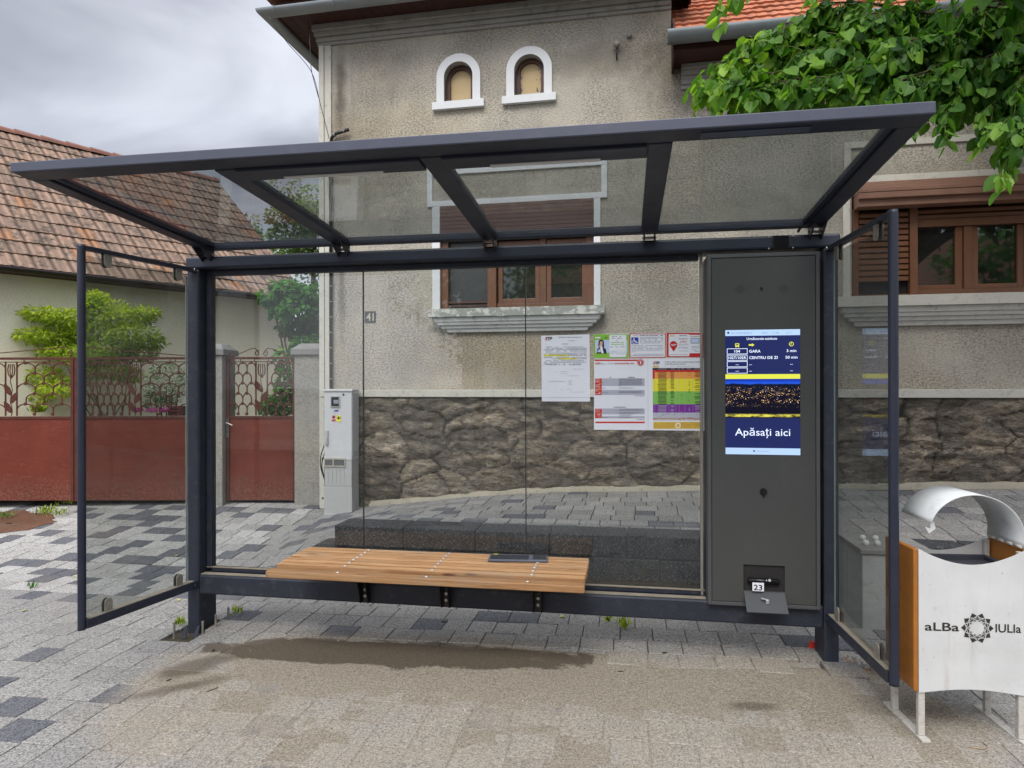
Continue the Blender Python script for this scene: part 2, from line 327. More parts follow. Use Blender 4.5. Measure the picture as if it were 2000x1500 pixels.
# ------------------------------------------------------------------ mesh builder
class MB:
    def __init__(s): s.v = []; s.f = []; s.mi = []; s.fa = {}
    def add(s, vs, fs, m=0):
        b = len(s.v); s.v += [tuple(p) for p in vs]
        for q in fs: s.f.append(tuple(b+i for i in q)); s.mi.append(m)
    def face(s, pts, m=0): s.add(pts, [tuple(range(len(pts)))], m)
    def box(s, x0, x1, y0, y1, z0, z1, m=0, M=None):
        vs = [Vector((x, y, z)) for z in (z0, z1) for y in (y0, y1) for x in (x0, x1)]
        if M: vs = [M @ p for p in vs]
        s.add(vs, [(0, 2, 3, 1), (4, 5, 7, 6), (0, 1, 5, 4), (2, 6, 7, 3), (0, 4, 6, 2), (1, 3, 7, 5)], m)
    def hexa(s, a, m=0):      # 8 corners: bottom ring ccw then top ring
        s.add(a, [(3, 2, 1, 0), (4, 5, 6, 7), (0, 1, 5, 4), (1, 2, 6, 5), (2, 3, 7, 6), (3, 0, 4, 7)], m)
    def bar(s, a, b, w, h, up=(0, 0, 1), m=0):
        a, b, up = Vector(a), Vector(b), Vector(up); d = (b-a).normalized(); r = d.cross(up).normalized(); t = r.cross(d)
        c = lambda p: [p-r*w/2-t*h/2, p+r*w/2-t*h/2, p+r*w/2+t*h/2, p-r*w/2+t*h/2]
        s.add(c(a)+c(b), [(0, 3, 2, 1), (4, 5, 6, 7), (0, 1, 5, 4), (1, 2, 6, 5), (2, 3, 7, 6), (3, 0, 4, 7)], m)
    def tube(s, pts, r, n=8, m=0, cap=True):
        pts = [Vector(p) for p in pts]; R = r if isinstance(r, (list, tuple)) else [r]*len(pts)
        vs = []; fs = []; ref = None
        for i, p in enumerate(pts):
            d = (pts[min(i+1, len(pts)-1)]-pts[max(i-1, 0)]).normalized()
            if ref is None: ref = d.orthogonal().normalized()
            ref = (ref-d*ref.dot(d)).normalized(); o = d.cross(ref)
            for k in range(n):
                a = 2*pi*k/n; vs.append(p+(ref*cos(a)+o*sin(a))*R[i])
        for i in range(len(pts)-1):
            for k in range(n):
                a, b = i*n+k, i*n+(k+1) % n; fs.append((a, b, b+n, a+n))
        if cap: fs.append(tuple(range(n))[::-1]); fs.append(tuple((len(pts)-1)*n+k for k in range(n)))
        s.add(vs, fs, m)
    def prism(s, poly, a, b, m=0):    # poly: list of 3D pts (one cap), extruded by vector from a to b offsets
        a, b = Vector(a), Vector(b); n = len(poly); P = [Vector(p) for p in poly]
        vs = [p+a for p in P]+[p+b for p in P]
        s.add(vs, [tuple(range(n))[::-1], tuple(range(n, 2*n))]+[(i, (i+1) % n, (i+1) % n+n, i+n) for i in range(n)], m)
    def disc(s, c, nrm, r, n=16, m=0, h=0.):
        c, nrm = Vector(c), Vector(nrm).normalized(); e = nrm.orthogonal().normalized(); o = nrm.cross(e)
        P = [c+(e*cos(2*pi*k/n)+o*sin(2*pi*k/n))*r for k in range(n)]
        if h: s.prism(P, (0, 0, 0), nrm*h, m)
        else: s.face(P, m)
    def build(s, name, mats, parent=None, bevel=0., smooth=False, seg=2):
        me = bpy.data.meshes.new(name); me.from_pydata(s.v, [], s.f)
        mats = mats if isinstance(mats, (list, tuple)) else [mats]
        for k in mats: me.materials.append(k)
        me.polygons.foreach_set('material_index', s.mi)
        if smooth: me.polygons.foreach_set('use_smooth', [True]*len(s.f))
        for an, (dom, vals) in s.fa.items():
            at = me.attributes.new(an, 'FLOAT', dom); at.data.foreach_set('value', vals)
        me.update()
        o = bpy.data.objects.new(name, me); COL.objects.link(o)
        if bevel:
            b = o.modifiers.new('bevel', 'BEVEL'); b.width = bevel; b.segments = seg; b.limit_method = 'ANGLE'; b.angle_limit = radians(40); b.harden_normals = False
        if parent is not None:
            o.parent = parent
            if parent.type == 'EMPTY' and parent.get('world_parts'): o.location = -parent.location
        return o
def thing(name, label, cat, loc=(0, 0, 0), rz=0., group=None, world_parts=True):
    o = bpy.data.objects.new(name, None); COL.objects.link(o); o.location = loc; o.rotation_euler = (0, 0, rz)
    o.empty_display_size = .2; o['label'] = label; o['category'] = cat
    if group: o['group'] = group
    if world_parts: o['world_parts'] = 1
    return o
def tag(o, label=None, cat=None, group=None, kind=None):
    for k, v in (('label', label), ('category', cat), ('group', group), ('kind', kind)):
        if v: o[k] = v
    return o

# writing: glyph outlines of Blender's built-in font as flat polygons
_TX = {}
def glyphs(t, shear=0., bold=0.):
    key = (t, shear, bold)
    if key not in _TX:
        c = bpy.data.curves.new('text', 'FONT'); c.body = t; c.size = 1; c.shear = shear; c.offset = bold; c.resolution_u = 3
        o = bpy.data.objects.new('text', c); COL.objects.link(o)
        bpy.context.view_layer.update()
        me = bpy.data.meshes.new_from_object(o)
        _TX[key] = ([tuple(p.co) for p in me.vertices], [tuple(p.vertices) for p in me.polygons])
        bpy.data.objects.remove(o); bpy.data.curves.remove(c); bpy.data.meshes.remove(me)
    return _TX[key]
def text(mb, t, o, ex, ez, h, width=None, m=0, center=False, shear=0., bold=0., right=False):
    """o: lower-left origin, ex/ez unit vectors, h: cap height in metres, width: total width in metres"""
    vs, fs = glyphs(t, shear, bold)
    if not vs: return
    x0 = min(v[0] for v in vs); x1 = max(v[0] for v in vs)
    sy = h/.70; sx = (width/(x1-x0)) if width else sy
    off = -(x0+x1)/2 if center else (-x1 if right else -x0)
    o, ex, ez = Vector(o), Vector(ex), Vector(ez)
    mb.add([o+ex*((v[0]+off)*sx)+ez*(v[1]*sy) for v in vs], fs, m)
# ================================================================== GROUND
# house wall line: corner and direction
HC = PZ(628, 760, 7.8); HC.z = 0
HROT = radians(-1.4)
HD = Vector((cos(HROT), sin(HROT), 0)); HN = Vector((sin(HROT), -cos(HROT), 0))   # along wall / towards street
def Wl(u, v, off=0.):        # pixel -> (s along wall, height) on the wall plane moved towards the street by off
    d = ray(u, v); p0 = HC+HN*off
    t = (p0-CAM).dot(HN)/d.dot(HN); p = CAM+d*t
    return (p-HC).dot(HD), p.z
def ss(a, b, x):
    t = max(0., min(1., (x-a)/(b-a))); return t*t*(3-2*t)
BASEPTS = [Wl(u, v) for u, v in ((640, 990), (745, 985), (817, 979), (904, 969.5), (985, 964), (1090, 958.5), (1300, 956), (1640, 951), (2000, 949))]
def zwall(x):
    s = x-HC.x
    if s <= BASEPTS[0][0]: return BASEPTS[0][1]
    for (a, za), (b, zb) in zip(BASEPTS, BASEPTS[1:]):
        if s <= b: return za+(zb-za)*(s-a)/(b-a)
    return BASEPTS[-1][1]
YBLK, XBLK, ZTER = 5.23, -2.39, 0.418
def gz(x, y):
    low = .0155+.0128*max(-4., min(4., x))
    if x > XBLK and y < YBLK+.02: return low
    yw = HC.y-.0244*(x-HC.x)
    near = low+(ZTER-low)*ss(-3.5, -2.0, x)*ss(5.1, 6.0, y if x < XBLK else 9)
    t = max(0., min(1., (y-5.3)/(yw-5.3)))
    return near*(1-t)+zwall(x)*t

def hash2(i, j, k=0):
    return random.Random((i*73856093) ^ (j*19349663) ^ (k*83492791)).random()
def in_hole(x, y):            # dug-out spots at the feet of the posts
    return ((x-1.02)**2/.02+(y-4.02)**2/.008 < 1) or ((x-1.33)**2/.016+(y-3.93)**2/.022 < 1) or ((x+2.82)**2/.03+(y-3.98)**2/.02 < 1)
def sandy(x, y):
    return 1-ss(.75, 1.1, sqrt(abs((x+.50)/2.16)**7+abs((y-3.3)/.74)**3)+.30*(noise.noise((x*1.7, y*1.7, 3))))

pv = MB(); TONE = []; SH = []
P_ = .2035; J0 = -66
def add_paver(cx, cy, w, d, tone, tilt, dz, g=.0022):
    hx, hy, b = w/2-g, d/2-g, .004
    z0 = gz(cx, cy)
    if cx > XBLK and cy < YBLK and cy+d/2 > YBLK: pass
    dzx = (gz(cx+.05, cy)-gz(cx-.05, cy))/.1; dzy = (gz(cx, cy+.05)-gz(cx, cy-.05))/.1
    if abs(dzy) > .5: dzy = 0
    if abs(dzx) > .5: dzx = 0
    dzx += tilt[0]; dzy += tilt[1]
    vs = []
    for (ex, ey, dd) in ((hx, hy, -.028), (hx, hy, -b*.7), (hx-b, hy-b, 0)):
        for sx, sy in ((-1, -1), (1, -1), (1, 1), (-1, 1)):
            x, y = cx+sx*ex, cy+sy*ey; vs.append((x, y, z0+dz+dd+dzx*(x-cx)+dzy*(y-cy)))
    fs = [(8, 9, 10, 11)]+[(k, (k+1) % 4, (k+1) % 4+4, k+4) for k in range(4)]+[(k+4, (k+1) % 4+4, (k+1) % 4+8, k+8) for k in range(4)]
    pv.add(vs, fs); TONE.extend([tone]*9)
for j in range(J0, 62):
    y = 4.02+(j+.5)*P_*.985
    if y < .6 or y > 8.9: continue
    x = -13+hash2(j, 1)*.15+(j % 2)*.1
    i = 0
    while x < 9.5:
        w = (.2035, .2035, .2035, .172, .235)[int(hash2(i, j, 5)*5)]
        cx = x+w/2; i += 1; x += w
        if in_hole(cx, y): continue
        if XBLK < cx and y < YBLK+.16 and y > YBLK-.12: continue
        if abs(cx) > 1+1.25*y and y < 5: continue
        if (cx+.35*y*.5+4.35)**2/.30+(y-6.0)**2/.07 < 1 and False: continue
        yw = HC.y-.0244*(cx-HC.x)
        if cx > HC.x and y > yw-.05: continue
        r = hash2(i, j, 2)
        pd = .13 if y > 3.2 else .10
        if cx < -2.9 and y > 4.6: pd = .29
        if y < 3.9 and cx > -2.3: pd = .10
        tone = .02+.16*hash2(i, j, 3) if r < pd else (.56+.18*hash2(i, j, 3))
        if r > pd and cx < -3.6 and y > 4.6: tone += .22
        if y > 5.4 and cx > XBLK: tone = (.04+.2*hash2(i, j, 3)) if r < .17 else .46+.30*hash2(i, j, 3)
        t = .010; dz = (hash2(i, j, 6)-.5)*.003
        if 3.8 < y < 4.35 and -.9 < cx < 1.5: t = .045; dz *= 3
        if abs(cx-1.1) < .45 and 3.5 < y < 4.2: t = .04; dz = dz*3-.002
        if cx < XBLK and y > 4.6: t = .018
        add_paver(cx, y, w, P_*.985, tone, ((hash2(i, j, 7)-.5)*t, (hash2(i, j, 8)-.5)*t), dz, .0025 if y < 3.6 else (.0028 if y < 5 else .0042))
pv.fa['tone'] = ('FACE', TONE); pv.fa['sheen'] = ('FACE', TONE)
tag(pv.build('pavement', PAVER), kind='structure')

gb = MB(); nx, ny = 240, 120; X0, X1, Y0, Y1 = -14., 10., .5, 9.2; sv = []
for j in range(ny+1):
    for i in range(nx+1):
        x = X0+(X1-X0)*i/nx; y = Y0+(Y1-Y0)*j/ny; s = sandy(x, y)
        d = -.010+.006*s
        if in_hole(x, y): d = (-.075 if x > 0 else -.022)+.02*noise.noise((x*9, y*9, 0))
        if abs((x-XBLK)) < .12 and y > YBLK-.1: d -= .02
        gb.v.append((x, y, gz(x, y)+d-.0015)); sv.append(s)
for j in range(ny):
    for i in range(nx):
        a = j*(nx+1)+i; gb.f.append((a, a+1, a+nx+2, a+nx+1)); gb.mi.append(0)
gb.fa['sand'] = ('POINT', sv)
tag(gb.build('ground', JOINT, smooth=True), kind='structure')
sd = MB(); nx, ny = 230, 80
for j in range(ny+1):
    for i in range(nx+1):
        x = -3.0+4.9*i/nx; y = 2.2+1.82*j/ny; s = sandy(x, y)
        core = ss(3.12, 3.5, y)*ss(4.0, 3.93, y)*max(0., 1-abs((x+.75)/1.9)**3)
        h = -.0105+.0090*s+.0055*core+.0022*noise.noise((x*2.3, y*2.3, 6))+.0012*noise.noise((x*9, y*9, 1))
        if in_hole(x, y): h = -.03
        sd.v.append((x, y, gz(x, y)+h))
for j in range(ny):
    for i in range(nx):
        a = j*(nx+1)+i; sd.f.append((a, a+1, a+nx+2, a+nx+1)); sd.mi.append(0)
tag(sd.build('drifted_sand', JOINT, smooth=True), kind='stuff')
fg = MB(); fg.face([(-300, -300, -.17), (300, -300, -.17), (300, 400, -.17), (-300, 400, -.17)])
tag(fg.build('terrain', varied('far_ground', (.09, .085, .06), .95, 0, .3, .4)), kind='structure')
rd = MB(); rd.face([(-60, -7.2, -.125), (60, -7.2, -.125), (60, .3, -.125), (-60, .3, -.125)])
tag(rd.build('road', ASPH), kind='structure')
kb = MB(); kb.box(-14, 10, .34, .5, -.16, .0); tag(kb.build('kerb', CONCL, bevel=.01), kind='structure')
pv2 = MB(); pv2.box(-40, 40, -10.2, -7.2, -.165, -.01); tag(pv2.build('far_pavement', CONC), kind='structure')

# ================================================================== BUS SHELTER
YS = 4.0; E_ = EYE
XL, XR = -2.863, 1.185
SH_ = thing('bus_shelter', 'dark navy steel bus shelter with glass roof, glass back and open front', 'bus shelter', (-.84, 4.1, .0))
ZT, ZTB = .848+E_, .769+E_
ZBT, ZBB = -1.25+E_, -1.378+E_
b = MB(); b.box(XL, -2.777, YS+.003, YS+.2, gz(-2.8, 4.1)-.12, ZTB-.002); b.build('post', NAVYD, SH_, .012)
b = MB(); b.box(1.1, 1.182, YS+.003, YS+.2, gz(1.1, 4.1)-.12, ZTB-.002); b.build('post', NAVYD, SH_, .012)
b = MB(); b.box(XL-.01, XR+.01, YS, YS+.18, ZTB, ZT); b.build('top_beam', NAVY, SH_, .014)
b = MB(); b.box(-2.775, 1.098, YS+.002, YS+.17, ZBB, ZBT); b.build('bottom_beam', NAVYD, SH_, .012)
b = MB(); b.box(-2.77, .46, YS+.012, YS+.06, ZBT+.0012, ZBT+.004); b.box(-2.77, .46, YS+.075, YS+.10, ZBT+.030, ZBT+.034); b.build('dust_layer', DUST, SH_)
# window frame round the glass
GY = 4.11
b = MB()
b.box(-2.775, -2.735, GY-.03, GY+.02, ZBT+.03, ZTB-.003); b.box(-2.735, .43, GY-.03, GY+.02, ZBT+.003, ZBT+.03); b.box(-2.735, .43, GY-.03, GY+.02, ZTB-.034, ZTB-.003)
b.build('glazing_frame', NAVYD, SH_, .003)
b = MB(); b.box(.438, .452, GY-.035, GY+.02, ZBT+.003, ZTB-.003); b.build('glazing_edge_strip', varied('bare_aluminium', (.26, .25, .22), .5, .3, .1, 8), SH_, .002)
xs = [-2.735, Py(710, 800, GY).x, Py(1027, 800, GY).x, .432]
for a, c in zip(xs, xs[1:]):
    b = MB(); b.box(a+.003, c-.003, GY-.005, GY+.005, ZBT+.030, ZTB-.034); b.build('back_glass', GLASS, SH_)
for a in xs[1:3]:
    b = MB(); b.box(a-.0028, a+.0028, GY-.0065, GY+.0065, ZBT+.030, ZTB-.034); b.build('glass_joint', flat('joint_seal', (.03, .035, .035), .4), SH_)
# canopy
CY0, CY1, CX0, CX1 = 2.612, 4.02, -2.755, 1.10
cz = lambda y: .970+E_-(y-CY0)*.0595
def slab(mb, x0, x1, y0, y1, t0, t1, m=0):
    mb.hexa([(x0, y0, cz(y0)+t0), (x1, y0, cz(y0)+t0), (x1, y1, cz(y1)+t0), (x0, y1, cz(y1)+t0), (x0, y0, cz(y0)+t1), (x1, y0, cz(y0)+t1), (x1, y1, cz(y1)+t1), (x0, y1, cz(y1)+t1)], m)
TT = .042
FASC = varied('fascia_coat', (.062, .068, .098), .33, .1, .08, 3, .5, .04, 0, ((.16, .16, .16, 1), .15))
b = MB(); slab(b, CX0, CX1, CY0, CY0+.012, -.001, TT+.002); b.build('fascia', FASC, SH_, .004)
b = MB(); slab(b, CX0, CX1, CY0+.0121, CY0+.115, 0, TT); b.build('front_bar', NAVY, SH_, .004)
b = MB(); slab(b, CX0, CX1, CY1-.045, CY1+.01, 0, TT); b.build('rear_bar', NAVY, SH_, .003)
for x0, x1 in ((CX0, CX0+.085), (CX1-.085, CX1)):
    b = MB(); slab(b, x0, x1, CY0+.116, CY1-.046, 0, TT); b.build('side_bar', NAVY, SH_, .004)
    b = MB(); w = .03
    if x0 < 0: slab(b, x1+.001, x1+.03, CY0+.118, CY1-.048, .012, TT)
    else: slab(b, x0-.03, x0-.001, CY0+.118, CY1-.048, .012, TT)
    b.build('glazing_bead', NAVY, SH_, .003)
RX = [-1.765, -.812, .141]
for x in RX:
    b = MB(); slab(b, x-.048, x+.048, CY0+.116, CY1-.046, -.004, TT-.003); b.build('rafter', NAVY, SH_, .004)
gx = [CX0+.114]+RX+[CX1-.114]
for k in range(4):
    a = gx[k]+(.0 if k == 0 else .048); c = gx[k+1]-(.0 if k == 3 else .048)
    b = MB(); slab(b, a+.001, c-.001, CY0+.1155, CY1-.0455, .020, .028); b.build('roof_glass', GLASSR, SH_)
for k in (1, 2):      # lamp housings along the front bar, unlit
    a, c = RX[k-1]+.05, RX[k]-.05
    b = MB(); slab(b, a, c, CY0+.118, CY0+.235, -.012, .018); lh = b.build('lamp_housing', NAVY, SH_, .005)
    mcx = (a+c)/2; b = MB(); slab(b, mcx-.235, mcx+.235, CY0+.200, CY0+.226, -.017, -.0125); b.build('lamp_diffuser', LAMPW, lh)
a, c = RX[2]+.05, CX1-.12
b = MB(); slab(b, a+.1, a+.5, CY0+.04, CY0+.09, -.004, -.001); b.build('blank_plate', FASC, SH_)
for x in [CX0+.04]+RX+[CX1-.04]:      # hinge brackets between the canopy and the beam
    b = MB()
    for s in (-.03, .03):
        b.prism([(x+s, CY1-.13, cz(CY1)+.004), (x+s, CY1+.015, cz(CY1)+.004), (x+s, CY1+.015, ZT+.001), (x+s, CY1-.02, ZT-.035)], (-.004, 0, 0), (.004, 0, 0))
    br = b.build('bracket', NAVY, SH_)
    b = MB(); b.tube([(x-.04, CY1-.012, ZT+.012), (x+.04, CY1-.012, ZT+.012)], .008, 10); b.build('bolt', STEEL, br)
q = Py(1525, 473, YS)
b = MB(); b.box(q.x-.045, q.x+.045, YS-.004, YS-.0005, q.z-.038, q.z+.038)
for i in range(9): b.tube([(q.x-.04, YS-.006, q.z-.034+i*.0085), (q.x+.04, YS-.006, q.z-.034+i*.0085)], .0025, 6)
pl = b.build('speaker_plate', BLACK, SH_)
for sx in (-1, 1):
    for sz in (-1, 1):
        b = MB(); b.disc((q.x+sx*.065, YS-.0005, q.z+sz*.034), (0, -1, 0), .005, 10, 0, .004); b.build('rivet', STEEL, pl)
b = MB(); pts = [Py(u, v, yy) for u, v, yy in ((1559, 452, 4.03), (1562, 446, 3.99), (1575, 439, 3.97), (1588, 434, 3.95), (1597, 432, 3.93), (1599, 440, 3.95))]
b.tube(pts, .008, 8); b.build('lamp_cable', BLACK, SH_)
# side panels
def side_panel(xa, xf, D, sgn):
    zt, zb = .771+E_, -1.338+E_
    yf = YS-D; A = Vector((xa, YS+.03, 0)); Bp = Vector((xf, yf, 0)); d = (Bp-A).normalized(); n = Vector((-d.y, d.x, 0))*(-1 if sgn < 0 else 1)
    if n.x*sgn < 0: n = -n
    pan = MB(); R_ = .021
    c0 = Bp; pan.tube([c0+Vector((0, 0, zb-.004)), c0+Vector((0, 0, zb+.01)), c0+Vector((0, 0, zt-.01)), c0+Vector((0, 0, zt+.004))], [R_*.98, R_, R_, R_*.98], 18)
    p = pan.build('panel_post', NAVY, SH_, 0, True)
    for z0, z1, nm in ((zt-.024, zt, 'upper_rail'), (zb, zb+.05, 'lower_rail')):
        b = MB(); b.bar(A+Vector((0, 0, (z0+z1)/2)), Bp-d*.012+Vector((0, 0, (z0+z1)/2)), .042 if z0 > 1 else .056, z1-z0)
        r_ = b.build(nm, NAVYD, SH_, .003)
        if z0 < 1:
            b = MB(); b.bar(A+Vector((0, 0, z1+.0015))+d*.05, Bp-d*.03+Vector((0, 0, z1+.0015)), .046, .002); b.build('rail_dust', DUST, r_)
        b = MB(); b.disc(A+d*.045+Vector((-sgn*.022, 0, (z0+z1)/2)), (-sgn, 0, 0), .010, 12, 0, .006); b.build('rail_bolt', STEEL, r_)
    b = MB(); a0 = A+d*.09; a1 = Bp-d*.026
    def pane(z0, z1, mb): 
        t = n*.005; mb.hexa([(a0-t+Vector((0, 0, z0))), (a1-t+Vector((0, 0, z0))), (a1+t+Vector((0, 0, z0))), (a0+t+Vector((0, 0, z0))), (a0-t+Vector((0, 0, z1))), (a1-t+Vector((0, 0, z1))), (a1+t+Vector((0, 0, z1))), (a0+t+Vector((0, 0, z1)))])
    pane(zb+.062, zt-.052, b); gp = b.build('side_glass', GLASSP, SH_)
    b = MB(); b.bar(a0+Vector((0, 0, zb+.06)), a0+Vector((0, 0, zt-.06)), .012, .006, (1, 0, 0)); b.build('glass_edge', varied('green_glass_edge', (.30, .34, .32), .3, 0, .1, 3), gp)
    for f in (.10, .82):
        for z, up in ((zb+.05, 1), (zt-.024, -1)):
            c = a0.lerp(a1, f)
            b = MB()
            for s in (-1, 1):
                prof = []
                for k in range(9):
                    t = pi*k/8; prof.append(c+d*(.024*cos(t))+Vector((0, 0, z+up*(.052+.024*sin(t)))))
                prof = [c+d*.024+Vector((0, 0, z))]+prof+[c-d*.024+Vector((0, 0, z))]
                b.prism(prof, n*(s*.008), n*(s*.015))
            b.build('glass_clamp', STEELD, SH_)
side_panel(-2.806, -2.945, .776, -1)
side_panel(1.135, 1.178, .781, 1)
# anchor rods and gusset at the left post foot
for i, (u, v) in enumerate(((971, 716), (1130, 710), (1203, 672), (1273, 630))):
    uu, vv = u/2.857, 975+v/2.857
    d = ray(uu, vv); p = CAM+d*((EYE-.03)/-d.z)
    b = MB(); b.tube([p-Vector((0, 0, .08)), p+Vector((.002, 0, .035))], .0075, 8); b.build('anchor_bolt', STEELD, SH_)
for u in (1018, 1085):
    uu, vv = u/2.857, 975+738/2.857; d = ray(uu, vv); p = CAM+d*((EYE-.01)/-d.z)
    b = MB(); b.prism([p+Vector((-.02, 0, -.04)), p+Vector((.02, 0, -.04)), p+Vector((.022, .02, .03)), p+Vector((.010, .02, .03))], (0, 0, 0), (0, .006, 0)); b.build('gusset', NAVYD, SH_)

# bench, bolted to the lower beam
BZ = -1.05+E_; bx0, bx1 = -2.03, -.215
rows = [(3.562, 3.632, -.022), (3.643, 3.698, -.003), (3.709, 3.758, 0), (3.769, 3.818, .001), (3.829, 3.878, 0), (3.889, 3.938, -.001), (3.949, 3.998, 0), (4.009, 4.062, 0)]
st = MB(); tn = []
for k, (y0, y1, dz) in enumerate(rows):
    n0 = len(st.f); e = (hash2(k, 3)-.5)*.006-.02*(k > 1)*0
    x0 = bx0-(.02 if k == 0 else 0)
    st.box(x0-e, bx1+e, y0, y1, BZ+dz-.040, BZ+dz); t_ = (.25, .72, .85, .62, .95, .70, .88, .78)[k]; tn += [t_, t_, .30, t_*.6, .5, .5]
st.fa['tone'] = ('FACE', tn)
seat = st.build('bench_seat', WOOD, SH_, .006, False, 3)
bolts = [(-1.62,), (-1.095,), (-.525,)]
for (x,) in bolts:
    for k, (y0, y1, dz) in enumerate(rows):
        b = MB(); b.disc((x+.012*(k > 0), (y0+y1)/2, BZ+dz), (0, 0, 1), .011, 12, 0, .004); b.build('carriage_bolt', varied('bright_zinc', (.62, .62, .62), .3, .6, .1, 5), seat, 0, True)
for (x,) in bolts:
    b = MB()
    b.box(x-.025, x+.035, 3.60, 4.06, BZ-.046, BZ-.0405)
    for s in (0., .05): b.prism([(x-.02+s, 3.66, BZ-.047), (x-.02+s, YS-.001, BZ-.047), (x-.02+s, YS-.001, ZBB+.01), (x-.02+s, YS-.03, ZBB+.01), (x-.02+s, YS-.10, BZ-.12)], (-.003, 0, 0), (.003, 0, 0))
    b.box(x-.017, x+.027, YS-.006, YS-.001, ZBB+.006, ZBT-.004)
    br = b.build('bench_bracket', BLACK, SH_)
    for dz in (.035, .075):
        c = MB(); c.disc((x+.006, YS-.0065, ZBT-dz), (0, -1, 0), .010, 6, 0, .012); c.build('bracket_bolt', STEEL, br)

# display cabinet
KY = 3.968
kx0, kx1, kz0, kz1 = .466, 1.072, -1.262+E_, .742+E_
KB = MB(); KB.box(kx0, kx1, KY+.012, YS+.2, kz0, kz1)
# frame strips
for a in ((kx0, kx0+.020, kz0, kz1), (kx1-.020, kx1, kz0, kz1), (kx0+.020, kx1-.020, kz0, kz0+.020), (kx0+.020, kx1-.020, kz1-.020, kz1)):
    KB.box(a[0], a[1], KY-.004, KY+.012, a[2], a[3])
cabn = KB.build('display_cabinet', KFRM, SH_, .002)
R0, R1 = Py(1452, 1102, KY), Py(1533, 1158, KY)
dx0, dx1, dz0, dz1 = kx0+.0235, kx1-.0235, kz0+.0235, kz1-.0235
rx0, rx1, rz0, rz1 = R0.x, R1.x, Py(1492, 1155, KY).z, Py(1492, 1104, KY).z
b = MB()
for a in ((dx0, dx1, rz1, dz1), (dx0, dx1, dz0, rz0), (dx0, rx0, rz0, rz1), (rx1, dx1, rz0, rz1)): b.box(a[0], a[1], KY, KY+.010, a[2], a[3])
b.build('door_panel', KGREY, cabn)
b = MB(); b.face([(rx0, KY+.0117, rz0), (rx1, KY+.0117, rz0), (rx1, KY+.0117, rz1), (rx0, KY+.0117, rz1)]); b.build('recess', flat('recess_dark', (.022, .020, .020)), cabn)
s0, s1 = Py(1416.5, 645, KY), Py(1563, 889, KY)
sx0, sx1, sz0, sz1 = s0.x, s1.x, s1.z, s0.z
SW, SHH = sx1-sx0, sz1-sz0
# the screen: picture zoom x 143..928 y 145..1440 -> 0..1
def emit(name, c, s=1.0):
    def f(q): 
        e = q.n('ShaderNodeEmission', {'Color': (*c, 1), 'Strength': s}); gl = q.n('ShaderNodeBsdfGlossy', {'Roughness': .05})
        q.out(q.n('ShaderNodeMixShader', {0: .03, 1: e.outputs[0], 2: gl.outputs[0]}).outputs[0])
    return mat(name, f)
def city_f(q):
    x, z = q.xyz()[0], q.xyz()[2]
    u = q.math('DIVIDE', q.math('SUBTRACT', x, sx0), SW); v = q.math('DIVIDE', q.math('SUBTRACT', z, sz0), SHH)
    vec = q.n('ShaderNodeCombineXYZ', {0: q.math('MULTIPLY', u, 60.), 1: q.math('MULTIPLY', v, 170.), 2: 0.}).outputs[0]
    vo = q.n('ShaderNodeTexNoise', {'Vector': vec, 'Scale': 1., 'Detail': 1., 'Roughness': .6}); d = vo.outputs['Fac']; c = vo.outputs['Color']
    n1_ = q.noise(1.6, 5, .8, q.n('ShaderNodeCombineXYZ', {0: q.math('MULTIPLY', u, 5.), 1: q.math('MULTIPLY', v, 24.), 2: 2.}).outputs[0])
    band = q.math('MULTIPLY', q.step(v, .37, .42), q.step(v, .555, .52))
    lit = q.math('MULTIPLY', q.math('MULTIPLY', q.step(d, .60, .70), q.step(n1_, .47, .58)), band)
    warm = q.mix(q.step(q.n('ShaderNodeSeparateColor', {0: c}).outputs[1], .60, .66), (2.0, 1.25, .45, 1), (.9, .9, 2.2, 1))
    shore = q.math('MULTIPLY', q.math('MULTIPLY', q.step(v, .298, .305), q.step(v, .330, .315)), q.step(n1_, .35, .6))
    n3 = q.noise(4, 4, .6, q.n('ShaderNodeCombineXYZ', {0: u, 1: 0., 2: 5.}).outputs[0])
    ridge = q.math('ADD', .543, q.math('MULTIPLY', n3, .035))
    skyc = q.mix(q.step(q.math('SUBTRACT', v, ridge), 0., .012), (.006, .008, .02, 1), q.mix(q.step(v, .555, .605), (.020, .10, .62, 1), (.008, .025, .30, 1)))
    skyc = q.mix(q.step(v, .52, .50), skyc, (.006, .006, .014, 1))
    base = q.mix(q.step(v, .30, .29), skyc, (.010, .014, .06, 1))
    col = q.mix(lit, base, warm); col = q.mix(shore, col, (.62, .55, .08, 1))
    e = q.n('ShaderNodeEmission', {'Color': col, 'Strength': 1.}); q.out(e.outputs[0])
CITY = mat('screen_photo', city_f)
SB = emit('screen_navy', (.012, .018, .085)); SY = emit('screen_yellow', (.58, .60, .06)); SP = emit('screen_pale_blue', (.36, .50, .72)); SWH = emit('screen_white', (.70, .78, .95)); SG = emit('screen_grey_text', (.19, .26, .42))
b = MB(); sy = KY-.0015
def SQ(cx, cy): return (sx0+(cx-143)/785*SW, sz1-(cy-145)/1295*SHH)
def srect(x0, y0, x1, y1, m, lay=1):
    (a, c), (e, f) = SQ(x0, y0), SQ(x1, y1); y = sy-.0006*lay
    b.face([(a, y, f), (e, y, f), (e, y, c), (a, y, c)], m)
def stext(t, x, yb, h, m, w=None, center=False, bold=0.006):
    a, c = SQ(x, yb); text(b, t, (a, sy-.0014, c), (1, 0, 0), (0, 0, 1), h/1295*SHH, None if w is None else w/785*SW, m, center, 0, bold)
srect(143, 145, 928, 1440, 0, 0)
srect(143, 145, 928, 206, 2); srect(143, 1372, 928, 1440, 2); srect(143, 606, 928, 655, 1); srect(143, 657, 928, 1062, 3)
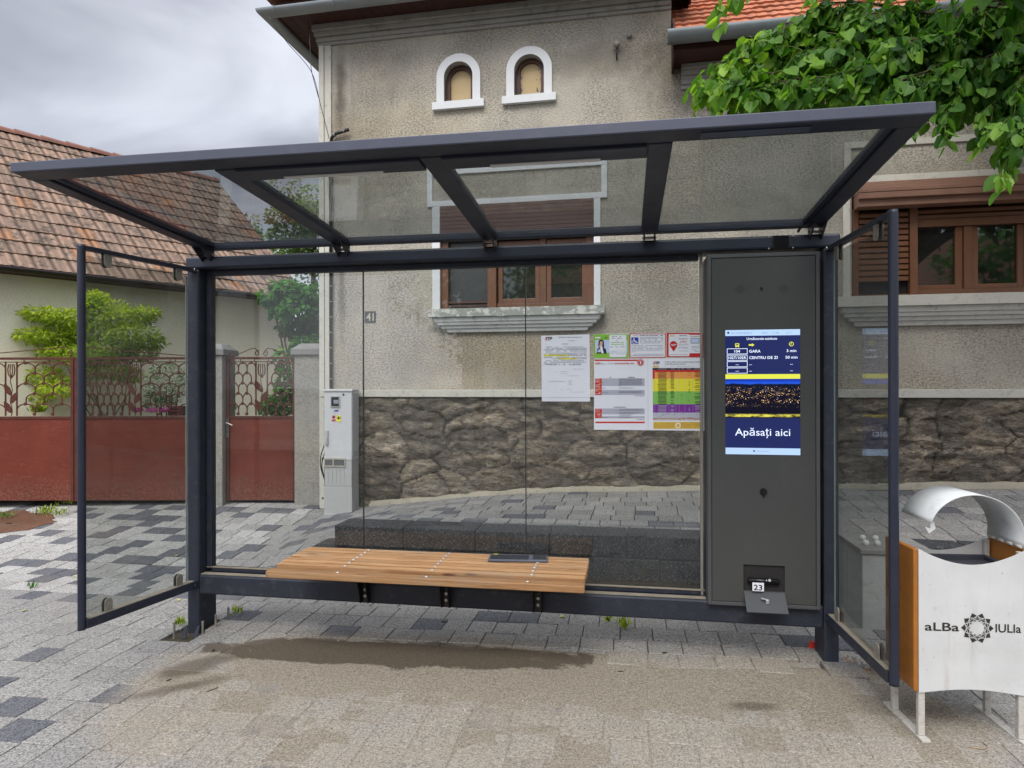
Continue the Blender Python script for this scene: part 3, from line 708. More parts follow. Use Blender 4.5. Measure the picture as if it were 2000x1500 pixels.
stext('INCORONĂRII 9', 205, 190, 24, 5, 222); stext('29/5/1', 525, 190, 20, 5, 70); stext('11:09', 640, 190, 20, 5, 68); stext('24 °C', 785, 190, 20, 5, 60)
srect(163, 163, 186, 183, 0, 2); stext('Următoarele autobuze', 370, 250, 26, 4, 318)
srect(248, 284, 290, 318, 1, 2); srect(256, 292, 282, 304, 0, 3); srect(252, 318, 262, 326, 1, 2); srect(278, 318, 288, 326, 1, 2)
srect(392, 294, 428, 310, 1, 2); a_ = [SQ(425, 284), SQ(425, 320), SQ(452, 302)]; b.face([(p[0], sy-.0012, p[1]) for p in a_], 1)
for rr, mm, ly in ((25, 1, .0010), (18, 0, .0016)):
    c0 = SQ(838, 297); b.face([(c0[0]+rr/785*SW*cos(2*pi*k/20), sy-ly, c0[1]+rr/785*SW*sin(2*pi*k/20)) for k in range(20)], mm)
srect(834, 283, 840, 300, 1, 4); srect(824, 296, 840, 301, 1, 4)
for k, (r, nme, t) in enumerate((('104', 'GARA', '3 min'), ('102T/102R', 'CENTRU DE ZI', '50 min'), ('---', '--', '--'), ('---', '--', '--'))):
    y0 = 337+k*67; y1 = y0+60
    srect(160, y0, 378, y1, 4, 1.4); srect(165, y0+5, 373, y1-5, 0, 1.8)
    def st2(t, x, yb, h, w=None, c=False):
        a, cc = SQ(x, yb); text(b, t, (a, sy-.0018, cc), (1, 0, 0), (0, 0, 1), h/1295*SHH, None if w is None else w/785*SW, 4, c, 0, .012)
    st2(r, 269, y0+43, 27 if k < 2 else 22, {0: 60, 1: 190}.get(k, 34), True)
    st2(nme, 396, y0+44, 28 if k < 2 else 22, {0: 120, 1: 298}.get(k, 28)); st2(t, 838, y0+42, 27 if k < 2 else 22, {0: 100, 1: 124}.get(k, 28), True)
stext('Apăsați aici', 245, 1243, 74, 4, 578, False, .0); stext('Trasee pentru', 470, 1412, 17, 5, 130); srect(436, 1396, 456, 1410, 0, 2)
scr = b.build('screen', [SB, SY, SP, CITY, SWH, SG], cabn)
# speaker grilles, lens, lock
for u, v in ((1445, 565), (1531, 564)):
    c = Py(u, v, KY-.0004); b = MB(); b.disc(c, (0, -1, 0), .0016, 6)
    for i in range(-4, 5):
        for j in range(-4, 5):
            if 0 < i*i+j*j <= 17: b.disc(c+Vector((i*.0058, 0, j*.0058)), (0, -1, 0), .0017, 6)
    b.build('speaker_grille', BLACK, cabn)
c = Py(1487, 564, KY); b = MB(); b.disc(c, (0, -1, 0), .009, 14, 0, .003); b.build('camera_lens', BLACK, cabn)
c = Py(1491, 960.5, KY); b = MB(); b.disc(c, (0, -1, 0), .020, 18, 0, .004); b.disc(c+Vector((0, -.004, 0)), (0, -1, 0), .013, 18, 0, .009); b.prism([c+Vector((-.005, -.013, .012)), c+Vector((.005, -.013, .012)), c+Vector((.004, -.013, -.026)), c+Vector((-.004, -.013, -.026))], (0, 0, 0), (0, -.003, 0)); b.build('lock', BLACK, cabn)
# scanner bar in the recess, number sticker, open flap with latch
a, c = Py(1460, 1133, KY), Py(1523, 1137, KY)
b = MB(); b.tube([a, a+Vector((.006, 0, 0)), c-Vector((.006, 0, 0)), c], [.006, .016, .016, .006], 12); b.build('card_reader', flat('gloss_black', (.006, .006, .007), .15), cabn, 0, True)
q = Py(1503, 1133.5, KY-.017); b = MB(); b.disc(q, (0, -1, 0), .0075, 14, 0, .002); q = Py(1497, 1133.5, KY-.017); b.disc(q, (0, -1, 0), .004, 10, 0, .002); b.build('reader_light', WHITEP, cabn)
f0, f1 = Py(1452, 1152, KY), Py(1533, 1158, KY); zf = rz0
T0, T1 = Py(1459, 1196, KY-.10), Py(1542, 1201, KY-.10)
tb = (T0.z+T1.z)/2
b = MB(); b.hexa([(rx0+.002, KY-.098, tb), (rx1-.002, KY-.098, tb), (rx1-.002, KY-.002, zf-.006), (rx0+.002, KY-.002, zf-.006), (rx0+.002, KY-.098, tb+.004), (rx1-.002, KY-.098, tb+.004), (rx1-.002, KY-.002, zf-.002), (rx0+.002, KY-.002, zf-.002)])
fl = b.build('flap', varied('flap_grey', (.045, .048, .052), .5, 0, .06, 3), cabn)
mx = (rx0+rx1)/2; ym = KY-.055; zm = zf-.002+(tb+.004-zf+.002)*(.053/.096)
b = MB(); b.tube([(mx+.008, ym, zm), (mx+.008, ym-.003, zm+.020)], .010, 12); b.bar((mx+.010, ym-.003, zm+.020), (mx-.026, ym+.004, zm+.026), .010, .006); b.build('latch', varied('bright_zinc', (.62, .62, .62), .3, .6, .1, 5), cabn)
a, c = Py(1469.5, 1154, KY-.020), Py(1492, 1138.5, KY-.020)
b = MB(); b.box(a.x, c.x, KY-.021, KY-.020, a.z, c.z, 0); text(b, '23', ((a.x+c.x)/2-.001, KY-.0216, a.z+.006), (1, 0, 0), (0, 0, 1), .030, .047, 1, True, 0, .02); b.build('number_sticker', [PAPER, INK], cabn)

# ================================================================== PAPERS ON THE GLASS (zoom picture 2000x1200 of u 1040..1390, v 640..850)
PY = GY-.0062
def ZP(cx, cy, lay=0.): return Py(1040+cx/5.714, 640+cy/5.714, PY-lay)
GREEN = flat('poster_green', (.23, .48, .05)); PRED = flat('poster_red', (.52, .018, .018)); PBLUE = flat('poster_blue', (.02, .05, .36)); PORA = flat('table_orange', (.80, .33, .07)); PYEL = flat('table_yellow', (.80, .72, .04)); PGRN = flat('table_green', (.22, .50, .09)); PPUR = flat('table_purple', (.20, .03, .30)); PGRY = flat('table_grey', (.42, .42, .50)); PGOLD = flat('table_gold', (.70, .46, .03)); SKIN = flat('printed_skin', (.62, .38, .28)); PTAN = flat('table_tan', (.42, .25, .18)); PLBL = flat('printed_light_blue', (.50, .58, .78))
PM = [PAPER, INK, INKG, INKR, INKY, GREEN, PRED, PBLUE, PORA, PYEL, PGRN, PPUR, PGRY, PGOLD, SKIN, PTAN, PLBL]
class Poster:
    def __init__(s): s.b = MB()
    def rect(s, x0, y0, x1, y1, m, lay=1):
        l = .0007*lay
        s.b.face([ZP(x0, y1, l), ZP(x1, y1, l), ZP(x1, y0, l), ZP(x0, y0, l)], m)
    def poly(s, pts, m, lay=1): s.b.face([ZP(x, y, .0007*lay) for x, y in pts], m)
    def sheet(s, c, th=.0008):
        p = [ZP(*q) for q in c]; s.b.prism([p[3], p[2], p[1], p[0]], (0, 0, 0), (0, .0006, 0), 0)
    def rrect(s, x0, y0, x1, y1, m, lay, r=14):
        pts = []
        for cx, cy, a in ((x1-r, y1-r, 0), (x0+r, y1-r, 90), (x0+r, y0+r, 180), (x1-r, y0+r, 270)):
            for k in range(4): t = radians(a+30*k); pts.append((cx+r*cos(t), cy+r*sin(t)))
        s.poly(pts[::-1], m, lay)
    def disc(s, x, y, r, m, lay): s.poly([(x+r*cos(2*pi*k/20), y+r*sin(2*pi*k/20)) for k in range(20)][::-1], m, lay)
    def words(s, x0, x1, y, h, m=2, lay=3, seed=0, dens=.85):
        rr = random.Random(seed*77+int(y)*13+int(x0)); x = x0
        while x < x1-8:
            w = rr.uniform(9, 34)
            if rr.random() < dens: s.rect(x, y, min(x+w, x1), y+h, m, lay)
            x += w+rr.uniform(4, 7)
    def text(s, t, x, yb, h, m, w=None, lay=4, center=False, shear=0, bold=.0):
        o = ZP(x, yb, .0007*lay); ex = (ZP(x+100, yb)-ZP(x, yb)); k = ex.length/100; ez = ZP(x, yb-100)-ZP(x, yb); kz = ez.length/100
        text(s.b, t, o, ex.normalized(), ez.normalized(), h*kz, None if w is None else w*k, m, center, shear, bold)
    def done(s, label, name='poster', cat='poster', **k): return tag(s.b.build(name, PM), label, cat, **k)
p = Poster(); p.sheet(((96, 90), (636, 74), (642, 824), (105, 822)))
p.text('STP', 140, 137, 32, 1, 80, 4, False, .3, .03); p.text('S', 140, 137, 32, 3, 24, 5, False, .3, .03)
p.words(290, 560, 103, 6, 2); p.words(400, 470, 143, 4, 2); p.text('ANUNȚ', 328, 188, 14, 2, 72)
for i, y in enumerate((212, 228, 243, 258, 280, 296, 308, 330, 344, 366, 382, 400, 410)): p.words(128 if i % 3 else 150, 606 if i < 11 else 540, y, 5, 2, 3, i)
p.rect(122, 300, 404, 318, 4, 2); p.rect(288, 338, 496, 354, 4, 2)
for i, (x0, x1, y) in enumerate(((458, 574, 460), (258, 460, 488), (320, 405, 512), (400, 570, 535), (185, 370, 596), (402, 446, 590), (402, 446, 610), (402, 446, 630), (320, 430, 684), (405, 575, 716))): p.words(x0, x1, y, 4, 12, 3, i)
p.rect(120, 778, 635, 781, 12, 2)
p.done('plain white notice sheet with yellow highlighted lines taped on the glass', 'notice_sheet', 'notice')
p = Poster(); p.sheet(((682, 72), (1076, 64), (1080, 340), (686, 345)))
p.rect(683, 73, 1076, 339, 5, 1); p.rect(700, 138, 1058, 280, 16, 2); p.rrect(700, 103, 760, 120, 0, 3, 6); p.text('STP', 802, 120, 15, 1, 38, 4, False, .3, .02)
p.poly([(735, 200), (738, 150), (755, 134), (780, 133), (796, 150), (800, 210), (790, 235), (745, 235)][::-1], 1, 3); p.poly([(720, 287), (722, 240), (748, 222), (790, 222), (818, 235), (828, 287)][::-1], 1, 4)
p.poly([(752, 190), (752, 160), (768, 148), (784, 160), (783, 188), (768, 202)][::-1], 14, 5); p.poly([(762, 200), (776, 200), (795, 285), (770, 287), (752, 230)][::-1], 0, 5); p.poly([(742, 215), (752, 178), (762, 180), (760, 222)][::-1], 14, 6); p.poly([(722, 262), (745, 240), (770, 262), (745, 278)][::-1], 16, 6)
p.rrect(858, 82, 1047, 328, 0, 4)
p.words(885, 1015, 95, 7, 2, 5, 1); p.words(885, 1005, 115, 7, 2, 5, 2); p.words(930, 965, 142, 4, 2, 5, 3); p.words(880, 1018, 160, 9, 10, 5, 4, 1); p.words(880, 1018, 182, 9, 10, 5, 5, 1)
for i, y in enumerate((205, 216, 258, 268, 280, 292)): p.words(868, 1036, y, 4, 2 if i < 2 else 12, 5, i+8)
p.done('green poster with a dark-haired woman on the phone, at the left of the top row')
p = Poster(); p.sheet(((1080, 66), (1484, 58), (1488, 333), (1086, 340)))
p.rect(1081, 66, 1485, 334, 6, 1); p.rrect(1093, 74, 1478, 326, 0, 2, 8)
p.rect(1103, 108, 1182, 183, 7, 3); p.disc(1132, 122, 7, 0, 4); p.poly([(1127, 130), (1138, 130), (1140, 146), (1160, 148), (1168, 166), (1176, 162), (1179, 170), (1164, 176), (1154, 157), (1131, 156)][::-1], 0, 4)
p.poly([(1134+26*cos(t*pi/10), 158+20*sin(t*pi/10)) for t in range(1, 17)]+[(1134+20*cos(t*pi/10), 158+14*sin(t*pi/10)) for t in range(16, 0, -1)], 0, 3.6)
p.words(1100, 1180, 84, 8, 12, 3, 1); p.words(1195, 1455, 83, 6, 1, 3, 2, .95)
for i, y in enumerate((104, 120, 136, 152, 168, 198, 214, 232, 248, 266, 294, 308)): p.words(1198 if y < 180 else 1105, 1462 if i != 9 else 1180, y, 5, 2, 3, i+30)
p.done('white poster with red border and blue wheelchair sign, middle of the top row')
p = Poster(); p.sheet(((1498, 58), (1908, 50), (1912, 328), (1500, 332)))
p.rect(1499, 58, 1909, 328, 6, 1); p.rrect(1730, 80, 1880, 285, 0, 2); p.rrect(1520, 72, 1752, 318, 0, 3); p.words(1535, 1585, 85, 12, 13, 4, 1, 1); p.words(1640, 1720, 84, 9, 2, 4, 2); p.words(1765, 1860, 95, 6, 2, 4, 5)
p.disc(1574, 192, 43, 6, 4); p.poly([(1534, 206), (1614, 206), (1576, 268)], 6, 4.2); p.text('7477', 1574, 204, 20, 0, 64, 6, True, .15, .03)
p.words(1632, 1730, 120, 9, 2, 4, 6, 1); p.words(1650, 1722, 146, 6, 3, 4, 7, 1); p.words(1650, 1722, 158, 6, 3, 4, 9, 1)
for i, y in enumerate((180, 190, 216, 226, 258)): p.words(1632, 1735, y, 4, 2, 4, i+70)
p.words(1535, 1735, 298, 4, 3, 4, 3); p.rect(1765, 116, 1862, 176, 2, 3); p.rect(1772, 123, 1855, 169, 16, 4)
for i, y in enumerate((208, 224, 246, 262)): p.words(1775, 1865, y, 4, 2, 4, i+90)
p.done('red poster with a red map pin reading 7477, at the right of the top row')
p = Poster(); p.sheet(((688, 352), (1286, 345), (1290, 1144), (686, 1138)))
p.rect(694, 356, 1180, 372, 3, 1); p.disc(1206, 388, 38, 3, 2); p.disc(1206, 388, 31, 0, 3); p.disc(1206, 388, 27, 6, 4); p.text('1', 1206, 402, 28, 0, 14, 6, True, 0, .05)
p.text('STP', 700, 410, 20, 3, 58, 4, False, .3, .03); p.words(765, 820, 392, 5, 2, 3, 1); p.words(765, 820, 402, 5, 2, 3, 2); p.text('STAȚIA', 840, 407, 15, 2, 66, 3, False, .2); p.text('INCORONĂRII 1951', 920, 407, 15, 3, 212, 3, False, 0, .03)
p.words(720, 745, 552, 5, 1, 3, 3); p.words(858, 880, 552, 5, 1, 3, 4); p.words(1065, 1150, 550, 7, 1, 3, 5, 1)
for y0, y1, rd, gy in ((566, 752, [(566, 650), (695, 750)], 0), (902, 1010, [(902, 965), (988, 1010)], 1)):
    p.rect(697, y0, 774, y1, 3, 1)
    for a, c in rd: p.rect(776, a, 1252, c, 12, 1)
    for k in range(int((y1-y0)/11)): p.words(702, 760, y0+4+k*11, 5, 8 if k % 3 == 1 else 0, 3, k, .6)
for i, y in enumerate((567, 577, 587, 600, 611, 622, 633)): p.words(966, 1224, y, 5, 2, 3, i+200, 1)
for i, (x0, x1, y) in enumerate(((966, 990, 644), (966, 1125, 670), (966, 1224, 710), (966, 1218, 720), (1145, 1250, 758), (905, 1045, 884), (970, 1228, 905), (970, 1228, 918), (970, 1200, 945), (970, 1130, 958), (972, 1098, 975), (972, 1100, 998), (1165, 1250, 1020), (780, 795, 608), (780, 815, 672), (780, 845, 722), (780, 850, 998))): p.words(x0, x1, y, 6, 2 if y != 884 else 1, 3, i+300, 1)
p.rect(702, 1048, 1254, 1066, 3, 1)
p.done('large white bus timetable sheet with red bars, below the green poster')
p = Poster(); p.sheet(((1288, 345), (1914, 338), (1918, 1150), (1292, 1144)))
p.text('STP', 1345, 406, 28, 3, 72, 4, False, .3, .03); p.text('TP', 1372, 406, 28, 1, 46, 5, False, .3, .03); p.words(1345, 1418, 424, 18, 13, 3, 2, 1)
p.text('Tarifele de călătorie pentru transportul public de călători', 1478, 386, 11, 1, 400, 3, False, 0, .01); p.text('în Zona Metropolitană Alba Iulia', 1478, 410, 11, 1, 230, 3, False, 0, .01); p.words(1475, 1795, 430, 4, 12, 3, 6)
bands = [(450, 472, 1), (472, 495, 6), (495, 570, 8), (570, 710, 9), (710, 855, 10), (855, 948, 11), (948, 1002, 12), (1004, 1032, 15)]
for y0, y1, mm in bands: p.rect(1340+(y0-450)*.012, y0, 1892+(y0-450)*.012, y1, mm, 1)
p.rect(1340, 475, 1365, 570, 3, 1.6); 
y = 500
while y < 945:
    wcol = 0 if y > 855 else 1
    for x0, x1, d in ((1395, 1502, .97), (1535, 1585, .85), (1655, 1678, .12), (1738, 1760, .55), (1808, 1875, .6)):
        rr = random.Random(int(y)*7+x0)
        if rr.random() < d: p.rect(x0+rr.uniform(0, 12), y, x1-rr.uniform(0, 12), y+5, wcol if y < 855 else 12, 3)
    y += 14.6
for x0, x1 in ((1400, 1500), (1540, 1590), (1620, 1640), (1660, 1690), (1720, 1770), (1805, 1870)): p.rect(x0, 459, x1, 464, 12, 3)
for x in (1365, 1520, 1600, 1636, 1700, 1790): p.rect(x, 472, x+2, 1032, 12, 2)
for i in range(5): p.words(1356, 1890, 958+i*16, 5, 0, 3, i)
p.rect(1350, 1052, 1900, 1128, 13, 1); p.disc(1624, 1092, 31, 0, 2); p.disc(1624, 1092, 20, 13, 3)
for i in range(5): p.words(1360, 1590, 1060+i*13, 4, 15, 3, i+5); p.words(1655, 1890, 1060+i*13, 4, 15, 3, i+15)
p.done('white fare poster with a table striped orange, yellow, green and purple')

# ================================================================== KEYBOARD
kz = BZ+.001
K = [Py(950.5, 1098, 3.83)]
def onb(u, v): d = ray(u, v); return CAM+d*((BZ-EYE)/d.z)
A1, A2, A3 = onb(950, 1098), onb(1067, 1100), onb(955, 1083)
KBD = thing('keyboard', 'slim dark grey wireless keyboard with touchpad lying on the wooden bench', 'keyboard', ((A1.x+A2.x)/2, (A1.y+A3.y)/2, kz), atan2(A2.y-A1.y, A2.x-A1.x), None, False)
kw, kd = (A2-A1).length, .135
b = MB(); b.box(-kw/2, kw/2, -kd/2, kd/2, 0, .014); b.build('case', KEYB, KBD, .004)
b = MB()
for r in range(5):
    for k in range(15):
        x = -kw/2+.012+k*.0152+(r % 2)*.004
        if x+.0125 < kw/2-.095: b.box(x, x+.0128, -kd/2+.014+r*.0195, -kd/2+.030+r*.0195, .0142, .0168)
b.build('keys', flat('black_keys', (.028, .030, .040), .5), KBD)
b = MB(); b.box(kw/2-.088, kw/2-.008, -kd/2+.022, kd/2-.012, .0142, .0150); b.build('touchpad', flat('touchpad', (.025, .027, .034), .4), KBD)
b = MB(); b.box(-kw/2+.022, -kw/2+.050, kd/2-.012, kd/2-.002, .0142, .0152); b.build('yellow_key', flat('yellow_key', (.62, .60, .03)), KBD)

# ================================================================== LITTER BIN
BO = Vector((0, 0, 0)); 
pfl = PZ(1795, 1457, 2.95); pfl.z = gz(pfl.x, pfl.y)
BIN = thing('litter_bin', 'white metal litter bin with orange sides and raised curved lid, standing on the pavement', 'litter bin', (pfl.x, pfl.y, pfl.z), radians(YAW-4.6), None, False)
bw, bd = .447, .27; zb0, zb1 = 1.6-1.365-pfl.z, 1.6-.728-pfl.z
def arc_panel(mb, y0, y1):
    n = 20; top = []; bot = []
    for k in range(n+1):
        t = k/n; x = bw*t
        top.append((x, zb1-.068*sin(pi*t)**.9)); bot.append((x, zb0+.022*sin(pi*t)-.0))
    for k in range(n):
        (xa, ta), (xb, tb_) = top[k], top[k+1]; ba, bb = bot[k][1], bot[k+1][1]
        mb.add([(xa, y0, ba), (xb, y0, bb), (xb, y0, tb_), (xa, y0, ta), (xa, y1, ba), (xb, y1, bb), (xb, y1, tb_), (xa, y1, ta)],
               [(0, 1, 2, 3), (7, 6, 5, 4), (3, 2, 6, 7), (0, 4, 5, 1)]+([(0, 3, 7, 4)] if k == 0 else [])+([(1, 5, 6, 2)] if k == n-1 else []))
b = MB(); arc_panel(b, 0, .004)
fp = b.build('front_panel', WHITEP, BIN)
b = MB(); arc_panel(b, bd-.004, bd); b.build('back_panel', WHITEP, BIN)
for x0, x1, lb in ((-.020, -.002, 0), (bw+.002, bw+.020, 0)):
    b = MB(); b.hexa([(x0, .004, zb0+.01), (x1, .0, zb0), (x1, bd, zb0), (x0, bd-.004, zb0+.01), (x0, .004, zb1-.004), (x1, .0, zb1), (x1, bd, zb1), (x0, bd-.004, zb1-.004)]); b.build('side_panel', ORANGE, BIN, .003)

for x in (.0, bw-.028):
    for y in (.006, bd-.030):
        b = MB(); b.box(x+.001, x+.029, y, y+.022, .012, zb0+.02); b.box(x+.003, x+.024, y+.001, y+.021, zb0+.021, zb1-.01); b.build('leg', LEGW, BIN, .002)
    b = MB(); b.box(x-.004, x+.034, -.035, bd+.06, .0, .011); b.build('foot_bar', LEGW, BIN, .002)
b = MB()
for s in (1,):
    c = Vector((bw/2, bd/2, 0)); w1, d1, w2, d2 = .19, .10, .17, .085
    for (wa, da, za, wb, db, zb_) in ((w2, d2, zb0+.03, w1, d1, zb1-.085), (w1, d1, zb1-.085, w1+.01, d1+.01, zb1-.080)):
        q4 = lambda w, d, z: [(c.x-w, c.y-d, z), (c.x+w, c.y-d, z), (c.x+w, c.y+d, z), (c.x-w, c.y+d, z)]
        b.add(q4(wa, da, za)+q4(wb, db, zb_), [(0, 1, 5, 4), (1, 2, 6, 5), (2, 3, 7, 6), (3, 0, 4, 7)])
    b.face(q4(w2, d2, zb0+.03)); b.face(q4(w1*.97, d1*.97, zb1-.10))
b.build('liner', varied('liner_plastic', (.035, .038, .05), .5, 0, .2, 8), BIN)
# lid: half-round sheet hinged on the right edge and swung open
lr = .203; n = 26; ang = radians(-12); H = Vector((bw+.0, 0, zb1+.012)); lid = MB()
def lp(t, y, r):
    x, z = -lr+r*cos(t), r*sin(t)*.91+.0
    return Vector((H.x+(x*cos(ang)-z*sin(ang)*-1*-1), y, H.z+(x*sin(ang)+z*cos(ang))))
for k in range(n+1):
    t = pi*.97*k/n
    for r in (lr, lr-.004):
        for y in (.005, bd-.005): lid.v.append(tuple(lp(t, y, r)))
for k in range(n):
    a = 4*k; c = a+4
    for q4 in ((a, a+1, c+1, c), (a+2, c+2, c+3, a+3), (a, c, c+2, a+2), (a+1, a+3, c+3, c+1)): lid.f.append(q4); lid.mi.append(0)
lid.f.append((0, 2, 3, 1)); lid.mi.append(0); e = 4*n; lid.f.append((e, e+1, e+3, e+2)); lid.mi.append(0)
lo = lid.build('lid', varied('lid_white', (.56, .58, .58), .45, 0, .06, 4, .5, .05, 0, ((.3, .28, .25, 1), .5)), BIN, 0, True)
e_ = lp(pi*.97, .03, lr)
b = MB(); b.prism([e_+Vector((.008, 0, .0)), e_+Vector((.012, 0, -.03)), e_+Vector((-.012, 0, -.022)), e_+Vector((.006, 0, -.052)), e_+Vector((.034, 0, -.03)), e_+Vector((.026, 0, 0))], (0, 0, 0), (0, .004, 0)); b.build('latch_hook', WHITEP, lo)
b = MB()
for k in range(4): b.tube([(bw+.0, .02+k*.062, zb1+.008), (bw+.0, .068+k*.062, zb1+.008)], .0085, 10)
b.build('hinge', LEGW, BIN, 0, True)
# cut-out lettering and star emblem
b = MB(); fy = -.0012; CUT = flat('cut_out_dark', (.030, .028, .022), .9)
zc = 1.6-pfl.z-(1224-750)/1305*2.95
px = lambda u: (u-1795)/198*bw
for t, u0, u1 in (('aLBa', 1806, 1870), ('IULIa', 1937, 1984)):
    text(b, t, (px(u0), fy, zc-.016), (1, 0, 0), (0, 0, 1), .036, px(u1)-px(u0), 0, False, 0, .016)
cx = px(1903.5); NS = 10
def pol(r, a, dy=0.): return (cx+r*sin(a), fy-dy, zc+r*cos(a))
h = pi/NS; o_ = [pol(.068 if k % 2 else .053, k*h) for k in range(2*NS)]; i_ = [pol(.0285 if k % 2 else .0335, k*h) for k in range(2*NS)]
for k in range(2*NS): b.face([o_[k], i_[k], i_[(k+1) % (2*NS)], o_[(k+1) % (2*NS)]])
def strip(p, q_, w):
    p, q_ = Vector(p), Vector(q_); d = (q_-p).normalized(); n = Vector((-d.z, 0, d.x))*w/2; b.face([p-n, q_-n, q_+n, p+n], 1)
for k in range(NS):
    a0 = 2*k*h
    for s in (-1, 1): strip(pol(.055, a0, .0008+.0002*s), pol(.0325, a0+s*3*h, .0008+.0002*s), .0019); strip(pol(.0545, a0, .0006+.0001*s), pol(.044, a0+s*2.0*h, .0006+.0001*s), .0016)
b.build('cut_out_lettering', [CUT, WHITEP], fp)

# ================================================================== CONCRETE PEDESTAL, RETAINING BLOCKS
PD = thing('concrete_pedestal', 'pale concrete pedestal with four capped bolts on top, behind the right glass panel', 'pedestal', (1.7, 4.8, 0))
x0, x1, y0, y1, zt = 1.49, 1.90, 4.58, 5.06, 1.6-1.053
b = MB(); b.box(x0, x1, y0, y1, -.05, zt-.03); b.build('body', CONCL, PD, .006)
b = MB(); b.box(x0-.015, x1+.015, y0-.015, y1+.015, zt-.03, zt); b.build('cap_slab', CONC, PD, .004)
for dx, dy in ((.055, .10), (.125, .10), (.085, .25), (.165, .25)):
    b = MB(); b.tube([(x0+dx, y0+dy, zt-.002), (x0+dx, y0+dy, zt+.025), (x0+dx, y0+dy, zt+.035)], [.019, .019, .012], 12); b.build('bolt_cap', WHITEP, PD, 0, True)
BW = thing('retaining_wall', 'low retaining wall of dark granite blocks behind the shelter glass', 'low wall', (-.5, 5.4, 0))
for c in range(2):
    z1 = ZTER+.012-c*.176; x = XBLK-(.20 if c else 0)-.0; k = 0
    while x < 4.2:
        w = .60 if c == 0 else .60; 
        if k == 0: w = .60 if c == 0 else .45
        jx = (hash2(k, c, 9)-.5)*.008
        b = MB(); b.box(x+.003, x+w-.003, YBLK+jx-(.0 if c == 0 else .012), YBLK+.31, z1-.172, z1+(hash2(k, c, 4)-.5)*.005); b.build('granite_block', BASALT, BW, .008)
        x += w; k += 1

# ================================================================== METER CABINET AT THE HOUSE CORNER
mc = PZ(633, 992, 7.42); mc.z = gz(mc.x, mc.y)-.01
k_ = 7.42/1305
MCB = thing('meter_cabinet', 'tall narrow white plastic electric meter cabinet standing at the house corner', 'meter cabinet', mc, radians(4), None, False)
cw, cdp, chh = 56*k_, .24, 1.6-mc.z+(-8)*k_
b = MB(); b.box(0, cw, 0, cdp, -.05, .33); b.build('plinth', CABG, MCB, .004)
b = MB(); b.box(.004, cw-.004, .004, cdp, .333, .62); b.build('lower_cover', CABG, MCB, .004)
b = MB(); b.box(.002, cw-.002, .002, cdp, .623, chh-.03); mdoor = b.build('door', CABW, MCB, .004)
b = MB(); b.box(-.008, cw+.008, -.010, cdp, chh-.028, chh); b.build('lid', CABW, MCB, .006)
b = MB()
for i in range(5): b.box(.045+i*.046, .047+i*.046, -.002, .0, .36, .60)
for i in range(7): b.box(cw, cw+.006, .02+i*.03, .034+i*.03, .66, chh-.05)
b.build('ribs', CABG, MCB)
b = MB(); b.box(.078, .185, -.010, .0015, chh-.200, chh-.078, 0); b.box(.088, .175, -.012, -.0102, chh-.19, chh-.088, 1); b.box(.115, .172, -.0128, -.0121, chh-.16, chh-.12, 2); b.build('meter_window', [CABG, flat('dark_glass', (.02, .02, .03), .1), flat('window_glint', (.25, .27, .32))], mdoor)
b = MB(); b.box(.02, .050, -.018, .0015, chh-.62, chh-.46); b.box(.027, .043, -.028, -.0182, chh-.60, chh-.54); b.build('handle', CABG, mdoor, .003)
b = MB(); b.box(.0, .245, -.008, .0015, chh-.86, chh-.765, 0); b.box(.012, .10, -.010, -.0082, chh-.845, chh-.78, 1); b.box(.115, .235, -.010, -.0082, chh-.845, chh-.78, 1); b.build('fuse_window', [varied('fuse_beige', (.42, .39, .33), .6), flat('fuse_dark', (.12, .12, .12), .2)], mdoor)
b = MB(); b.disc((.112, -.001, chh-.31), (0, -1, 0), .018, 14, 0, .001); b.box(.09, .132, -.002, .0015, chh-.355, chh-.338, 0); b.disc((.17, -.001, chh-.315), (0, -1, 0), .026, 14, 1, .001); b.box(.145, .195, -.002, .0015, chh-.36, chh-.30, 1)
b.face([(.155, -.0035, chh-.33), (.185, -.0035, chh-.33), (.17, -.0035, chh-.298)], 2); b.disc((.112, -.003, chh-.31), (0, -1, 0), .009, 10, 2); b.face([(.118, -.003, chh-.247), (.165, -.003, chh-.247), (.165, -.003, chh-.228), (.118, -.003, chh-.235)], 3); b.disc((.225, -.003, chh-.062), (0, -1, 0), .012, 10, 2, .001)
b.build('warning_stickers', [INKR, INKY, INK, PBLUE], mdoor)
b = MB()
for s, r in ((0, .20), (.02, .15)):
    b.tube([Vector((-.004-s*.4-r*.35*sin(pi*t/12), .08+s, .35+s+r*2.4*(t/12))) for t in range(13)], .006, 6)
b.build('cable_loop', BLACK, MCB, 0, True)
# ================================================================== HOUSE 41
HS = thing('rendered_house', 'tall grey-beige roughcast house numbered 41 with rubble stone plinth and arched attic windows', 'house', HC, HROT, None, False)
SE = 11.5                      # length of the street wall
S13 = Wl(1311, 60)[0]          # where the low wing roof begins
ZB0, ZB1 = Wl(900, 775.5)[1], Wl(900, 761)[1]
ZC0 = (Wl(644, 87)[1]+Wl(1300, 24)[1])/2      # underside of the cornice
ZS = ZC0+.205                  # soffit height
ZW = Wl(1350, 132, 0)[1]       # wing soffit height
def rect_of(us, vs, off=0.):
    """average a rectangle from pixel corners ((u0,v_at_left),(u1,..))"""
    a = Wl(us[0], vs[0][0], off); b_ = Wl(us[1], vs[0][1], off); c = Wl(us[0], vs[1][0], off); d = Wl(us[1], vs[1][1], off)
    return (a[0]+c[0])/2, (b_[0]+d[0])/2, (c[1]+d[1])/2, (a[1]+b_[1])/2   # s0,s1,z0,z1
W1 = rect_of((860, 1160), ((401, 388), (607, 598)))
W2 = rect_of((1664, 2112), ((352, 330), (579, 574)))
AR = []
